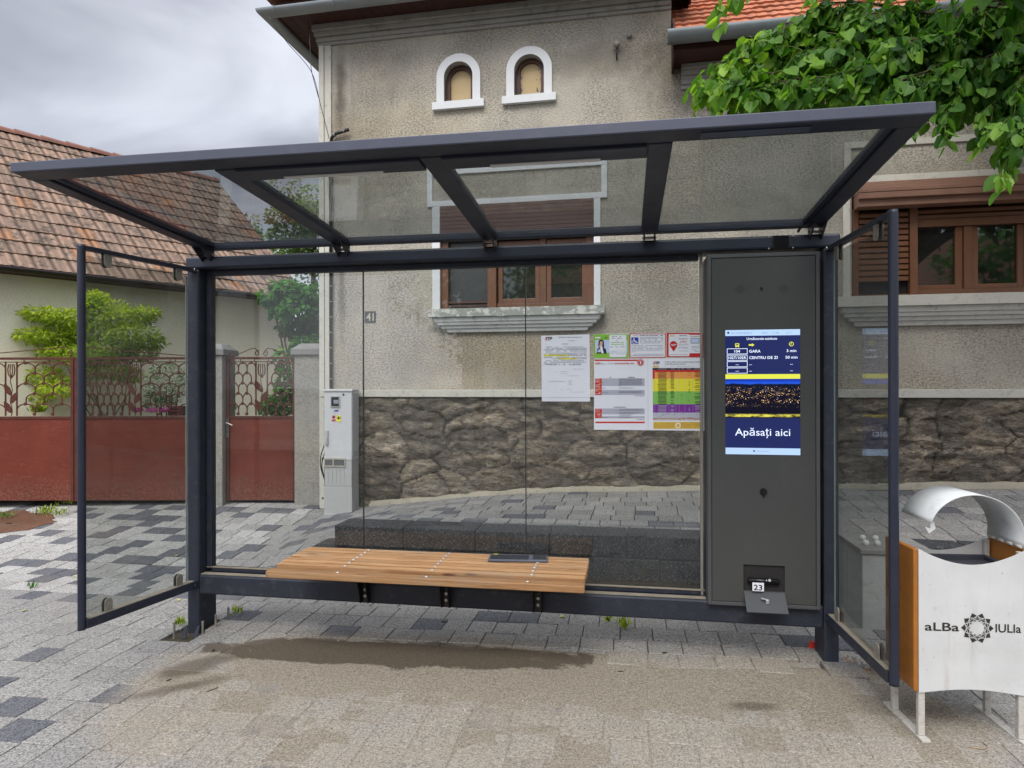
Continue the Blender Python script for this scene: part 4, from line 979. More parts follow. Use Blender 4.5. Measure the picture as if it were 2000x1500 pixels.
for ul, ur, vt, vb in ((868.5, 924, 122, 199), (1005, 1063, 108, 187)):
    s0, _ = Wl(ul, (vt+vb)/2); s1, _ = Wl(ur, (vt+vb)/2); AR.append((s0, s1, Wl((ul+ur)/2, vb)[1], Wl((ul+ur)/2, vt)[1]))
ZTOP = ZS
holes = [W1, (W2[0], min(W2[1], SE-.5), W2[2], W2[3])]+AR
DEP = .22
def wall_holes(mb, x0, x1, z0, z1, holes, d, m=0):
    xs_ = sorted({x0, x1, *[h[0] for h in holes], *[h[1] for h in holes]}); zs_ = sorted({z0, z1, *[h[2] for h in holes], *[h[3] for h in holes]})
    for a, c in zip(xs_, xs_[1:]):
        for e, f in zip(zs_, zs_[1:]):
            mx, mz = (a+c)/2, (e+f)/2
            if any(h[0] < mx < h[1] and h[2] < mz < h[3] for h in holes): continue
            mb.face([(a, 0, e), (c, 0, e), (c, 0, f), (a, 0, f)], m)
    for h in holes:
        mb.face([(h[0], 0, h[2]), (h[0], 0, h[3]), (h[0], d, h[3]), (h[0], d, h[2])], m); mb.face([(h[1], 0, h[2]), (h[1], d, h[2]), (h[1], d, h[3]), (h[1], 0, h[3])], m)
        mb.face([(h[0], 0, h[3]), (h[1], 0, h[3]), (h[1], d, h[3]), (h[0], d, h[3])], m); mb.face([(h[0], 0, h[2]), (h[0], d, h[2]), (h[1], d, h[2]), (h[1], 0, h[2])], m)
b = MB(); wall_holes(b, 0, S13, ZB1, ZS, [h for h in holes if h[1] < S13], DEP); wall_holes(b, S13, SE, ZB1, ZW+.02, [h for h in holes if h[0] > S13], DEP); b.face([(S13, 0, ZW), (S13, 9, ZW), (S13, 9, ZS), (S13, 0, ZS)])
b.face([(0, 0, -.3), (0, 0, ZS), (0, 9, ZS), (0, 9, -.3)]); b.face([(SE, 0, -.3), (SE, 9, -.3), (SE, 9, ZW), (SE, 0, ZW)]); b.face([(0, 9, -.3), (0, 9, ZS), (S13, 9, ZS), (S13, 9, -.3)])
b.build('wall', STUCCO, HS)
# rubble plinth, displaced stones
pb = MB(); nxp, nzp = 560, 76; sa = []; ea = []
zp0, zp1 = -.12, ZB0
def vor(x, z):
    q = Vector((x*2.0+.38*noise.noise((x*2.3, z*2.3, 4)), z*3.9+.42*noise.noise((x*2.1, z*2.6, 9)), 2.5))
    best = [9, 9]; bid = 0
    ix, iz = math.floor(q.x), math.floor(q.y)
    for a in (-1, 0, 1):
        for c in (-1, 0, 1):
            cx, cy = ix+a, iz+c
            px_, py_ = cx+.12+.76*hash2(cx, cy, 21), cy+.12+.76*hash2(cx, cy, 22); d = math.hypot(q.x-px_, q.y-py_)
            if d < best[0]: best = [d, best[0]]; bid = hash2(cx, cy, 23)
            elif d < best[1]: best[1] = d
    return best[0], best[1], bid
VC = {}
_h = hash2
_hc = {}
def hash2(i, j, k=0):
    t = (i, j, k)
    if t not in _hc: _hc[t] = _h(i, j, k)
    return _hc[t]
for j in range(nzp+1):
    for i in range(nxp+1):
        x = SE*i/nxp; z = zp0+(zp1-zp0)*j/nzp
        d1, d2, bid = vor(x, z); e = min(1, max(0, (d2-d1)/.09)); e = e*e*(3-2*e)
        bump_ = .022*e*(1-.3*d1)+.026*noise.fractal((x*4, z*9, 1), .9, 2., 6)*(.35+e)+.012*abs(noise.noise((x*17, z*34, 3)))
        edge = 1 if (j in (0, nzp) or i in (0, nxp)) else 0
        pb.v.append((x, (.002-bump_) if not edge else .0, z)); sa.append(min(1, max(0, bid*.8+.35*(noise.noise((x*3, z*6, 8))+.25)))); ea.append((1-e)*max(0, min(1., .85+1.2*noise.noise((x*1.7, z*3, 2)))))
for j in range(nzp):
    for i in range(nxp):
        a = j*(nxp+1)+i; pb.f.append((a, a+1, a+nxp+2, a+nxp+1)); pb.mi.append(0)
pb.fa['stone'] = ('POINT', sa); pb.fa['edge'] = ('POINT', ea)
pb.build('stone_plinth', STONE, HS, smooth=True)
b = MB(); b.box(.0, SE, -.045, .0, ZB0, ZB1); b.build('string_course', TRIMW, HS, .006)
# ledge of mortar along the foot of the wall
b = MB(); pts = []
for k in range(90):
    s = .62+(SE-.7)*k/89; x = HC.x+s; z = zwall(x); b.v += [(s, -.085+.012*noise.noise((s*3, 0, 0)), z-.06), (s, -.080+.012*noise.noise((s*3, 0, 0)), z+.022+.008*noise.noise((s*4, 2, 0))), (s, .0, z+.050)]
for k in range(89):
    for q in (0, 1): a = 3*k+q; b.f.append((a, a+3, a+4, a+1)); b.mi.append(0)
b.build('footing_ledge', varied('mortar_ledge', (.34, .31, .24), .9, 0, .2, 5, .2, .2, .3, ((.09, .10, .04, 1), .6)), HS, 0, True)
b = MB(); b.box(-.012, .05, -.035, .10, -.1, ZC0); b.box(.052, .135, -.022, .0, ZB1+.001, ZC0); b.build('corner_trim', TRIMW, HS, .004)
# cornice steps
b = MB()
for k, (pr, z0, z1) in enumerate(((.03, 0, .035), (.055, .036, .075), (.045, .076, .088), (.085, .089, .135), (.12, .136, .205))): b.box(-.02-pr*.3, S13, -pr, -.0, ZC0+z0, ZC0+z1-.001)
b.build('cornice', CORN, HS, .003)
OV = .345
b = MB()
for k in range(int((S13+OV)/.12)+1):
    x = -OV+k*.12; b.box(x+.002, min(x+.118, S13+.2), -OV, .0, ZS+.001, ZS+.02)
for k in range(70): b.box(-OV, .0, .002+k*.13, .128+k*.13, ZS+.001, ZS+.02)
b.box(-OV, S13+.2, -OV-.02, -OV, ZS-.01, ZS+.15); b.box(-OV-.02, -OV, -OV-.02, 9, ZS-.01, ZS+.15); b.box(S13+.2, S13+.22, -OV-.02, .3, ZS-.01, ZS+.4)
b.build('soffit', BROWND, HS)
def gutter(mb, pts, r, n=10, th=.004):
    P = [Vector(p) for p in pts]; vs = []; 
    for i, p in enumerate(P):
        d = (P[min(i+1, len(P)-1)]-P[max(i-1, 0)]).normalized()
        if 0 < i < len(P)-1:
            d0 = (P[i]-P[i-1]).normalized(); d1 = (P[i+1]-P[i]).normalized(); d = (d0+d1).normalized(); 
        o = Vector((d.y, -d.x, 0)); k = 1/max(.5, cos(0.5*((P[i]-P[i-1]).angle(P[i+1]-P[i]) if 0 < i < len(P)-1 else 0)))
        for q in range(n+1):
            a = pi+pi*q/n; vs.append(p+o*(cos(a)*r*k)+Vector((0, 0, sin(a)*r)))
        for q in range(n, -1, -1):
            a = pi+pi*q/n; vs.append(p+o*(cos(a)*(r-th)*k)+Vector((0, 0, sin(a)*(r-th))))
    m_ = 2*(n+1); fs = []
    for i in range(len(P)-1):
        for q in range(m_): a, c = i*m_+q, i*m_+(q+1) % m_; fs.append((a, c, c+m_, a+m_))
    fs.append(tuple(range(m_))); fs.append(tuple((len(P)-1)*m_+q for q in range(m_))[::-1])
    mb.add(vs, fs)
b = MB(); gr = .078; gutter(b, [(S13+.15, -OV-.02-gr, ZS+.035), (-OV-.02-gr, -OV-.02-gr, ZS+.02), (-OV-.02-gr, 9, ZS+.02)], gr)
gt = b.build('gutter', ZINC, HS, 0, True)
b = MB()
for k in range(8):
    x = -.3+k*.7; b.tube([(x, -OV-.02-gr+(gr+.003)*cos(pi+pi*q/10), ZS+.030+(gr+.003)*sin(pi+pi*q/10)) for q in range(11)], .006, 5)
b.build('gutter_strap', ZINC, gt)
# arched attic windows
for ai, (s0, s1, z0, z1) in enumerate(AR):
    cx = (s0+s1)/2; a = (s1-s0)/2; t = .088; R_ = a+t; zc_ = z1-a; n = 20
    b = MB()
    ring = lambda r, lo: [(cx-r, lo)]+[(cx-r*cos(pi*k/n), zc_+r*sin(pi*k/n)) for k in range(n+1)]+[(cx+r, lo)]
    o_, i_ = ring(R_, z0-.002), ring(a, z0-.002)
    for k in range(len(o_)-1):
        A_, B_, C_, D_ = o_[k], o_[k+1], i_[k+1], i_[k]
        b.add([(A_[0], -.03, A_[1]), (B_[0], -.03, B_[1]), (C_[0], -.03, C_[1]), (D_[0], -.03, D_[1]), (A_[0], .0, A_[1]), (B_[0], .0, B_[1]), (C_[0], .16, C_[1]), (D_[0], .16, D_[1])],
              [(0, 1, 2, 3), (0, 4, 5, 1), (3, 2, 6, 7)]); b.mi[-1] = 1
    b.box(cx-R_-.045, cx+R_+.045, -.055, .14, z0-.085, z0-.003)
    wn = b.build('window_surround', [TRIMA, CORN], HS)
    b = MB(); o_, i_ = ring(a-.002, z0), ring(a-.046, z0+.0)
    for yy, mm, ins in ((.10, 0, 0), (.125, 0, .0)): pass
    for k in range(len(o_)-1):
        A_, B_, C_, D_ = o_[k], o_[k+1], i_[k+1], i_[k]
        b.add([(A_[0], .07, A_[1]), (B_[0], .07, B_[1]), (C_[0], .07, C_[1]), (D_[0], .07, D_[1]), (C_[0], .11, C_[1]), (D_[0], .11, D_[1])], [(0, 1, 2, 3), (3, 2, 4, 5)])
    b.build('frame', BROWND if ai > 9 else varied('attic_frame', (.075, .028, .018), .5, 0, .3, 9), wn)
    def pan_f(q, ai=ai):
        e = q.step(q.noise(7, 5, .7, q.mapped((1, 1, 1.3))), .50, .56); x, z = q.xyz()[0], q.xyz()[2]
        if ai == 0: k = q.step(q.math('ADD', z, q.math('MULTIPLY', q.noise(30, 3, .6), .10)), z0+.145, z0+.05)
        else:
            dx = q.math('ABSOLUTE', q.math('SUBTRACT', x, cx+.0)); k = q.math('MULTIPLY', q.step(q.math('ADD', dx, q.math('MULTIPLY', q.noise(14, 5, .7), .14)), a+.0, a+.035), 1.)
            k = q.math('MAXIMUM', k, q.math('MULTIPLY', q.step(q.noise(19, 3, .6, q.mapped((1, 1, .6))), .60, .64), q.step(x, cx-.06, cx+.05)))
        q.pbr(q.mix(k, q.mix(q.noise(5, 3, .5), (.50, .37, .20, 1), (.60, .47, .27, 1)), (.12, .12, .14)), .8, 0, .2)
    b = MB(); b.face([(p[0], .105, p[1]) for p in i_]); b.build('painted_panel', mat('attic_panel_%d' % ai, pan_f), wn)
# white frame mouldings above the ground-floor windows, jambs, sills
def frame_strips(s0, s1, z0, z1, w, y=-.022):
    b = MB(); b.box(s0, s1, y, 0, z1-w, z1); b.box(s0, s1, y, 0, z0, z0+w); b.box(s0, s0+w, y+.0005, 0, z0+w, z1-w); b.box(s1-w, s1, y+.0005, 0, z0+w, z1-w)
    return b
f1 = rect_of((835, 1186), ((331, 314), (406, 386))); frame_strips(*f1, .062).build('moulding_frame', TRIMA, HS, .004)
f2 = rect_of((1648, 2135), ((281, 246), (360, 333))); frame_strips(*f2, .064).build('moulding_frame', TRIMW, HS, .004)
def sill(s0, s1, zt, hgt, m1, m2, nm='sill'):
    b = MB(); b.box(s0, s1, -.15, .10, zt-hgt*.36, zt, 0)
    for k, (ins, pr, a, c) in enumerate(((.04, .115, .36, .56), (.075, .095, .56, .70), (.12, .07, .70, .84), (.17, .045, .84, 1.))):
        b.hexa([(s0+ins+.02, -pr, zt-hgt*c), (s1-ins-.02, -pr, zt-hgt*c), (s1-ins-.02, 0, zt-hgt*c), (s0+ins+.02, 0, zt-hgt*c), (s0+ins, -pr-.012, zt-hgt*a-.001), (s1-ins, -pr-.012, zt-hgt*a-.001), (s1-ins, 0, zt-hgt*a-.001), (s0+ins, 0, zt-hgt*a-.001)], 1)
    return b.build(nm, [m1, m2], HS, .003)
def sill_f(q):
    k = q.step(q.noise(11, 6, .75, q.mapped((1, 1, 1.6))), .50, .56); q.pbr(q.mix(k, (.30, .31, .28, 1), (.60, .60, .54, 1)), .85, 0, .2, q.bump(k, .4, .003))
SILLM = mat('peeling_sill', sill_f)
z_s1 = W1[2]; sill(Wl(839, 610, .1)[0], Wl(1181, 600, .1)[0], z_s1, .255, SILLM, varied('sill_white', (.60, .61, .59), .8, 0, .1, 5, .2, .05, .1, ((.25, .25, .24, 1), .7)))
sill(Wl(1634, 590, .1)[0], min(W2[1]+.18, SE-.2), W2[2], .29, TRIMW, varied('sill_stone', (.52, .51, .47), .8, 0, .14, 5, .2, .05, .1, ((.2, .2, .18, 1), .7)))
jw = Wl(845, 500)[0]
for a, c in ((jw, W1[0]), (W1[1], Wl(1173, 500)[0])):
    b = MB(); b.box(a, c, -.02, .0, z_s1+.001, f1[2]-.001); b.build('jamb_trim', TRIMA, HS, .003)
for a, c in ((Wl(1646, 480)[0], Wl(1660, 480)[0]), (W2[1]+.02, W2[1]+.12)):
    b = MB(); b.box(a, c, -.02, .0, W2[2]+.001, f2[2]-.001); b.build('jamb_trim', TRIMW, HS, .003)
SX = lambda u, v=520: Wl(u, v)[0]
def window(name, holes_x, s0, s1, z0, z1, y, shutter=None):
    pass
# window 1
b = MB(); zz0, zz1 = W1[2]+.003, W1[3]-.003; yb = .10
zbx = Wl(1000, 466)[1]
b.box(W1[0], W1[0]+.082, .03, yb, zz0, zbx); b.box(SX(951), SX(968), .02, yb, zz0, zbx); b.box(W1[1]-.085, W1[1], .05, yb, zz0, zbx)
b.box(SX(968)+.001, W1[1]-.086, .06, yb, zz0, zz0+.062); b.box(SX(1053), SX(1065), .06, yb, zz0+.063, zbx-.001)
w1 = b.build('window', BROWNP, HS, .004)
for a_, c_ in ((970, 1052.5), (1065.5, 1145)):
    a, c = SX(a_), SX(c_); b = MB(); t = .052; z_ = zz0+.064
    b.box(a, a+t, .075, yb+.01, z_, zbx-.01); b.box(c-t, c, .075, yb+.01, z_, zbx-.01); b.box(a+t, c-t, .075, yb+.01, z_, z_+t); b.box(a+t, c-t, .075, yb+.01, zbx-.01-t, zbx-.01); b.build('sash', varied('sash_brown', (.15, .062, .030), .4, 0, .15, 8), w1, .004)
    b = MB(); b.face([(a+t, .10, z_+t), (c-t, .10, z_+t), (c-t, .10, zbx-t), (a+t, .10, zbx-t)]); b.build('pane', WPANE, w1)
b = MB(); a, c = W1[0]+.083, SX(951)-.001; b.face([(a, .085, zz0), (c, .085, zz0), (c, .085, zbx), (a, .085, zbx)]); b.box(a, c, .06, .084, zz0, zz0+.03)
b.build('insect_screen', varied('insect_screen', (.035, .037, .036), .35, 0, .3, 3, .6), w1)
b = MB(); b.box(a, c, .045, .082, zz0+.031, zz0+.055); b.box(a, c, .05, .082, zz0+.075, zz0+.10); b.build('screen_rail', varied('rail_brown', (.07, .032, .025), .5), w1)
b = MB(); nl = 9; hh = (W1[3]-zbx)/nl
for k in range(nl): b.box(W1[0]+.004, W1[1]-.004, -.02-.002*(k % 2), .06, zbx+k*hh+.002, zbx+(k+1)*hh-.002)
b.build('roller_box', varied('roller_box_brown', (.10, .042, .030), .5, 0, .2, 6), HS)
# window 2
b = MB(); zz0, zz1 = W2[2]+.003, Wl(1800, 402)[1]; wx1 = min(W2[1], SE-.55)
zr0, zr1 = Wl(1840, 441)[1], Wl(1840, 426)[1]
b.box(SX(1666), SX(1678), .01, .09, zz0, zz1); b.box(SX(1778), SX(1793), .0, .09, zz0, zz1); b.box(SX(1793)+.001, wx1-.001, .03, .09, zz0, zz0+.065)
b.box(SX(1887), SX(1903), .04, .09, zz0+.066, zr0-.001); b.box(SX(1793)+.001, wx1-.001, .02, .08, zr0, zr1); b.box(SX(2010), SX(2010)+.09, .03, .09, zz0+.066, zr0-.001)
w2 = b.build('window', BROWNP, HS, .004)
for a_, c_ in ((1794, 1886), (1904, 2009)):
    a, c = SX(a_), SX(c_); b = MB(); t = .055; z_ = zz0+.068; tl = .012 if a_ == 1794 else t
    b.box(a, a+tl, .06, .10, z_, zr0-.002); b.box(c-t-.01, c, .06, .10, z_, zr0-.002); b.box(a+tl, c-t-.01, .06, .10, z_, z_+t*.8); b.build('sash', varied('sash_red_brown', (.16, .065, .028), .38, 0, .15, 8), w2, .004)
    b = MB(); b.face([(a+tl, .09, z_+t*.8), (c-t-.01, .09, z_+t*.8), (c-t-.01, .09, zr0-.002), (a+tl, .09, zr0-.002)]); b.build('pane', WPANE, w2)
def louvre(a, c, z0, z1, pitch, nm):
    b = MB(); n = int((z1-z0)/pitch)
    for k in range(n):
        z = z0+k*pitch
        b.hexa([(a, .02, z), (c, .02, z), (c, .06, z+.03), (a, .06, z+.03), (a, .02, z+pitch*.62), (c, .02, z+pitch*.62), (c, .06, z+pitch*.62+.03), (a, .06, z+pitch*.62+.03)])
    b.face([(a, .08, z0), (c, .08, z0), (c, .08, z1), (a, .08, z1)], 1)
    return b.build(nm, [BROWNP, DARKIN], w2)
louvre(SX(1679), SX(1776), zz0+.16, zz1-.01, .058, 'louvre_shutter'); louvre(SX(1794), wx1-.01, zr1+.004, zz1+.02, .052, 'roller_slats')
b = MB(); a, c = SX(1679), SX(1776); b.face([(a, .07, zz0), (c, .07, zz0), (c, .07, zz0+.16), (a, .07, zz0+.16)], 0); b.box(a, c, .03, .07, zz0, zz0+.03, 1); b.build('dark_gap', [DARKIN, BROWNP], w2)
b = MB(); zt_ = f2[2]-.003; hz = zt_-.155
for k in range(5):       # ribbed sloping hood
    y0, y1 = -.02-.034*k, -.02-.034*(k+1); za, zb_ = zt_-.024*k, zt_-.024*(k+1)
    b.box(SX(1669)-.01, wx1+.02, y1, .0, zb_-.02, za-.002)
b.box(SX(1669)-.01, wx1+.02, -.185, -.15, zt_-.20, zt_-.141); b.box(SX(1669)-.01, wx1+.02, -.149, .0, zt_-.27, zt_-.141)
b.build('shutter_hood', varied('hood_brown', (.22, .115, .075), .5, 0, .2, 5, .4, .1), HS, .006)
for h in (W1, W2, *AR):
    b = MB(); b.box(h[0]-.05, h[1]+.05, DEP, DEP+.02, h[2]-.05, h[3]+.05); b.build('room_blackout', DARKIN, HS)  # dark sheet behind each opening stands in for the unlit room
# low wing roof over the right part
OW = .40; ZG = ZW-.02
b = MB(); b.box(S13+.02, SE+.3, -OW, .0, ZW, ZW+.02); b.box(S13+.0, S13+.02, -OW-.015, .0, ZW-.05, ZW+.30); b.box(S13+.02, SE+.3, -OW-.015, -OW, ZW-.01, ZW+.12); b.build('wing_soffit', BROWND, HS)
b = MB()
for pr, z0, z1 in ((.03, -.23, -.19), (.05, -.188, -.14), (.045, -.139, -.10), (.08, -.099, -.05), (.11, -.049, -.001)): b.box(S13+.10, SE, -pr, 0, ZW+z0, ZW+z1-.001)
b.build('wing_cornice', CORN, HS, .003)
b = MB(); gutter(b, [(SE+.3, -OW-.11, ZW+.115), (S13-.06, -OW-.11, ZW+.115)], .10); b.build('wing_gutter', ZINC, HS, 0, True)
def tiles(mb, O, ux, uv, nr, wid, length, tw, co, amp, tones, grv, seed, ribs=2, side=False):
    O, ux, uv, nr = Vector(O), Vector(ux), Vector(uv), Vector(nr); nc = int(length/co+.99); spt = 8; ns = int(wid/tw*spt)
    prof = lambda k: amp*(.5-.5*cos(2*pi*(k % spt)/spt*ribs)) + (amp*.5 if (k % spt) == 0 else 0)
    for j in range(nc):
        base = len(mb.v); v0 = j*co; v1 = min(length, v0+co*1.06); sh = (j % 2)*0
        for k in range(ns+1):
            s = k*tw/spt; g = prof(k); jt = hash2(k//spt, j, seed)
            lift = .024+.008*(jt-.5)
            for vv, hh in ((v0+.012*(hash2(k//spt, j, seed+1)-.5), lift+g-.030), (v0+.012*(hash2(k//spt, j, seed+1)-.5), lift+g), (v1, g+.002)):
                mb.v.append(tuple(O+ux*s+uv*vv+nr*hh)); grv.append(1-g/amp if amp else 0)
        for k in range(ns):
            a = base+3*k; t = .15+.7*hash2(k//spt, j, seed+2); t = 1. if hash2(k//spt, j, seed+3) > .97 else t
            for q in (0, 1): mb.f.append((a+q, a+3+q, a+4+q, a+1+q)); mb.mi.append(0); tones.append(t if q else t*.3)
b = MB(); tn = []; gv = []; pr_ = radians(36)
tiles(b, (S13+.01, -OW-.06, ZW+.15), (1, 0, 0), (0, cos(pr_), sin(pr_)), (0, -sin(pr_), cos(pr_)), SE-S13+.3, 4.2, .215, .30, .010, tn, gv, 40)
b.fa['tone'] = ('FACE', tn); b.fa['groove'] = ('POINT', gv); b.build('wing_roof', TILEN, HS, 0, False)
b = MB(); zr = ZS+.16
P = [(-OV-.1, -OV-.1, zr), (S13+.22, -OV-.1, zr), (S13+.22, 4, zr+3.0), (3.2, 4, zr+3.0), (-OV-.1, 9.2, zr)]
b.face([P[0], P[1], P[2], P[3]]); b.face([P[0], P[3], (3.2, 6, zr+3.0), P[4]]); b.face([(S13+.22, 4, zr+3), (S13+.22, 9, zr), P[4], (3.2, 6, zr+3.0), (3.2, 4, zr+3)])
b.face([(S13+.22, -OV-.1, zr), (S13+.22, 9, zr), (S13+.22, 4, zr+3)]); b.build('main_roof', mat('plain_roof_tiles', lambda q: q.pbr(q.ramp(q.noise(6), [(.3, (.2, .08, .05)), (.7, (.4, .16, .09))]), .9)), HS)
# small fittings
s_, z_ = Wl(723.5, 619); b = MB(); b.box(s_-.066, s_+.066, -.010, -.0, z_-.064, z_+.064, 0); text(b, '41', (s_, -.0112, z_-.042), (1, 0, 0), (0, 0, 1), .085, .090, 1, True, 0, .02); b.build('number_plate', [varied('plate_dark', (.045, .045, .048), .5), varied('plate_digit', (.45, .42, .32), .6)], HS)
s_, z_ = Wl(648.5, 650); zt2 = Wl(648, 280)[1]; zb2 = Wl(648, 757)[1]
b = MB(); b.tube([(s_, -.03, zb2-.2), (s_, -.03, zt2-.02), (s_+.02, -.04, zt2+.05), (s_+.08, -.05, zt2+.09), (s_+.24, -.06, zt2+.12)], .019, 10); cdt = b.build('conduit', BLACK, HS, 0, True)
for v in (560, 590, 620, 650, 680, 710, 740):
    z = Wl(648, v)[1]; b = MB(); b.tube([(s_, -.03, z-.006), (s_, -.03, z+.006)], .024, 10); b.build('pipe_clip', STEELD, cdt, 0, True)
for k in (0, 1):
    b = MB(); b.tube([(s_+.05+.12*k, -.046-.01*k, zt2+.075+.033*k), (s_+.065+.12*k, -.047-.01*k, zt2+.08+.031*k)], .024, 10); b.build('pipe_clip', STEELD, cdt, 0, True)
s_, z_ = Wl(1205, 95); b = MB(); b.tube([(s_, -.06, z_+.05), (s_, -.06, z_+.03), (s_, -.06, z_+.015), (s_, -.06, z_-.005), (s_, -.06, z_-.02)], [.018, .036, .040, .034, .012], 12, 0); b.tube([(s_, -.06, z_-.02), (s_, -.06, z_-.10), (s_, -.03, z_-.12), (s_, .01, z_-.12)], .008, 8, 1); b.build('insulator', [varied('porcelain', (.22, .19, .15), .3), BLACK], HS, 0, True)
s_, z_ = Wl(1229.5, 72); b = MB(); b.tube([(s_, .0, z_), (s_, -.03, z_), (s_, -.05, z_)], [.026, .026, .016], 12); b.build('cable_cap', STEELD, HS, 0, True)
# wires at the house corner: in world coordinates
def wire(name, label, pts, r=.004, mt=BLACK):
    b = MB(); P = [Vector(p) for p in pts]; Q = []
    for i in range(len(P)-1):
        p0, p1, p2, p3 = P[max(i-1, 0)], P[i], P[i+1], P[min(i+2, len(P)-1)]
        for k in range(6):
            t = k/6; Q.append(.5*((2*p1)+(-p0+p2)*t+(2*p0-5*p1+4*p2-p3)*t*t+(-p0+3*p1-3*p2+p3)*t**3))
    Q.append(P[-1]); b.tube(Q, r, 6, 0); return tag(b.build(name, mt, None, 0, True), label, 'cable')
wire('cable', 'thin black cable sagging from the gutter corner down to the pipe on the house wall', [PZ(526, 33, 7.3), PZ(560, 82, 7.35), PZ(608, 140, 7.5), PZ(626, 205, 7.62), PZ(643, 271, 7.72)])
wire('cable', 'short black cable hanging from under the eaves to join the sagging one', [PZ(603, 40, 7.55), PZ(605, 80, 7.52), PZ(607, 118, 7.5), PZ(609, 141, 7.5), PZ(622, 190, 7.6)])

# ================================================================== NEIGHBOUR HOUSE
NA = CAM+RT*(-6.80)+FW*8.87; NA.z = 0; nd = (RT*.642+FW*.766); nrot = atan2(nd.y, nd.x)
NB = thing('low_house', 'low cream-plastered house with old mossy clay tile roof behind the red gate', 'house', NA, nrot, None, False)
ze, zr = 1.6+1.81*.87, 1.6+5.17*.87; wdt = 3.54; L0, L1 = -4.2, 4.70
slope = math.hypot(wdt, zr-ze); pa = atan2(zr-ze, wdt)
b = MB(); tn = []; gv = []
tiles(b, (L0, 0, ze+.01), (1, 0, 0), (0, cos(pa), sin(pa)), (0, -sin(pa), cos(pa)), L1-L0, slope, .225, slope/13.2, .015, tn, gv, 60)
b.fa['tone'] = ('FACE', tn); b.fa['groove'] = ('POINT', gv); rf = b.build('roof', TILE, NB)
b = MB(); k = 0; x = L0
while x < L1:
    w = .40; 
    def hoop(x_, r): return [(x_, wdt+r*1.3*cos(pi*q/6), zr-.04+r*sin(pi*q/6)) for q in range(7)]
    A_, B_ = hoop(x, .12), hoop(min(x+w+.02, L1), .098); n = 7
    b.add(A_+B_, [(q, q+1, q+1+n, q+n) for q in range(6)]+[tuple(range(7))[::-1], tuple(range(7, 14))]); x += w
b.build('ridge_tiles', varied('ridge_clay', (.20, .092, .065), .85, 0, .25, 3), NB)
b = MB(); b.face([(L0, wdt, zr-.02), (L1, wdt, zr-.02), (L1, 2*wdt, ze), (L0, 2*wdt, ze)]); b.box(L1-.02, L1+.01, .02, .03, ze, ze); 
b.face([(L0, .02, ze-.03), (L1, .02, ze-.03), (L1, wdt, zr-.06), (L0, wdt, zr-.06)]); b.build('back_roof', varied('clay_back', (.25, .12, .08), .9), NB)
b = MB(); b.box(L0, L1-.15, .30, 2*wdt-.3, -.3, ze-.02); b.build('wall', YSTUC, NB)
b = MB(); b.face([(L1-.151, .30, ze-.02), (L1-.151, 2*wdt-.3, ze-.02), (L1-.151, wdt, zr-.3)]); b.build('gable', YSTUC, NB)
b = MB(); b.box(L0, L1, .0, .32, ze-.045, ze-.021); b.build('eave_board', BROWND, NB)
b = MB(); gutter(b, [(L1+.03, -.065, ze+.005), (L0, -.065, ze+.005)], .062); b.build('gutter', GUTD, NB, 0, True)

# ================================================================== YARD, GATES, PILLARS
GZ = 8.0; GK = GZ/F_PX; GB = .215
b = MB(); c_ = lambda X, Z, z: CAM+RT*X+FW*Z+Vector((0, 0, z-1.6))
b.face([c_(-14, 8.1, .19), c_(-1.6, 8.1, .19), c_(4, 22, .19), c_(-14, 22, .19)]); tag(b.build('yard', varied('yard_ground', (.16, .15, .13), .95, 0, .3, 2)), kind='structure')
def gate_frame(u0): 
    o = CAM+RT*((u0-1000)*GK)+FW*GZ; o.z = 0; return o
def GLx(u, u0): return (u-u0)*GK
def GLz(v): return (750-v)*GK+1.6
def arches(mb, x0, x1, z0, z1, cols, rows, skip=None, r=.0078):
    dx = (x1-x0)/cols; dz = (z1-z0)/rows
    for j in range(rows+1):
        off = 0 if j % 2 == 0 else .5
        for i in range(-1, cols+1):
            cx = x0+(i+.5+off)*dx; zt = z1-j*dz
            if cx < x0+.004 or cx > x1-.004: 
                continue
            if skip and skip[0] < cx < skip[1]: continue
            mb.disc((cx, -.006, zt), (0, -1, 0), .020, 8, 0, .012)
            if j == rows: continue
            pts = []
            for k in range(11):
                a = pi*k/10; X = cx-cos(a)*dx/2; Zz = zt-dz*.55+sin(a)*dz*.55
                if x0 <= X <= x1: pts.append((X, 0, Zz))
            if len(pts) > 2:
                if pts[0][0] < cx-dx*.45: pts = [(pts[0][0], 0, zt-dz)]+pts
                if pts[-1][0] > cx+dx*.45: pts.append((pts[-1][0], 0, zt-dz))
                mb.tube(pts, r, 5)
def leafplate(mb, c, ang, L, w):
    c = Vector(c); d = Vector((cos(ang), 0, sin(ang))); o = Vector((-sin(ang), 0, cos(ang)))
    pts = [c+d*(L*t)+o*(w*s*sin(pi*t)**.8) for s, ts in ((1, [0, .15, .35, .6, .85, 1]), (-1, [.85, .6, .35, .15])) for t in ts]
    mb.prism(pts, (0, -.004, 0), (0, .004, 0))
def scroll(mb, c, r0, a0, turns, sgn, r=.006):
    pts = [(c[0]+r0*(1-t*.75)*cos(a0+sgn*turns*2*pi*t), 0, c[2]+r0*(1-t*.75)*sin(a0+sgn*turns*2*pi*t)) for t in [k/18 for k in range(19)]]
    mb.tube(pts, r, 5); return pts[0]
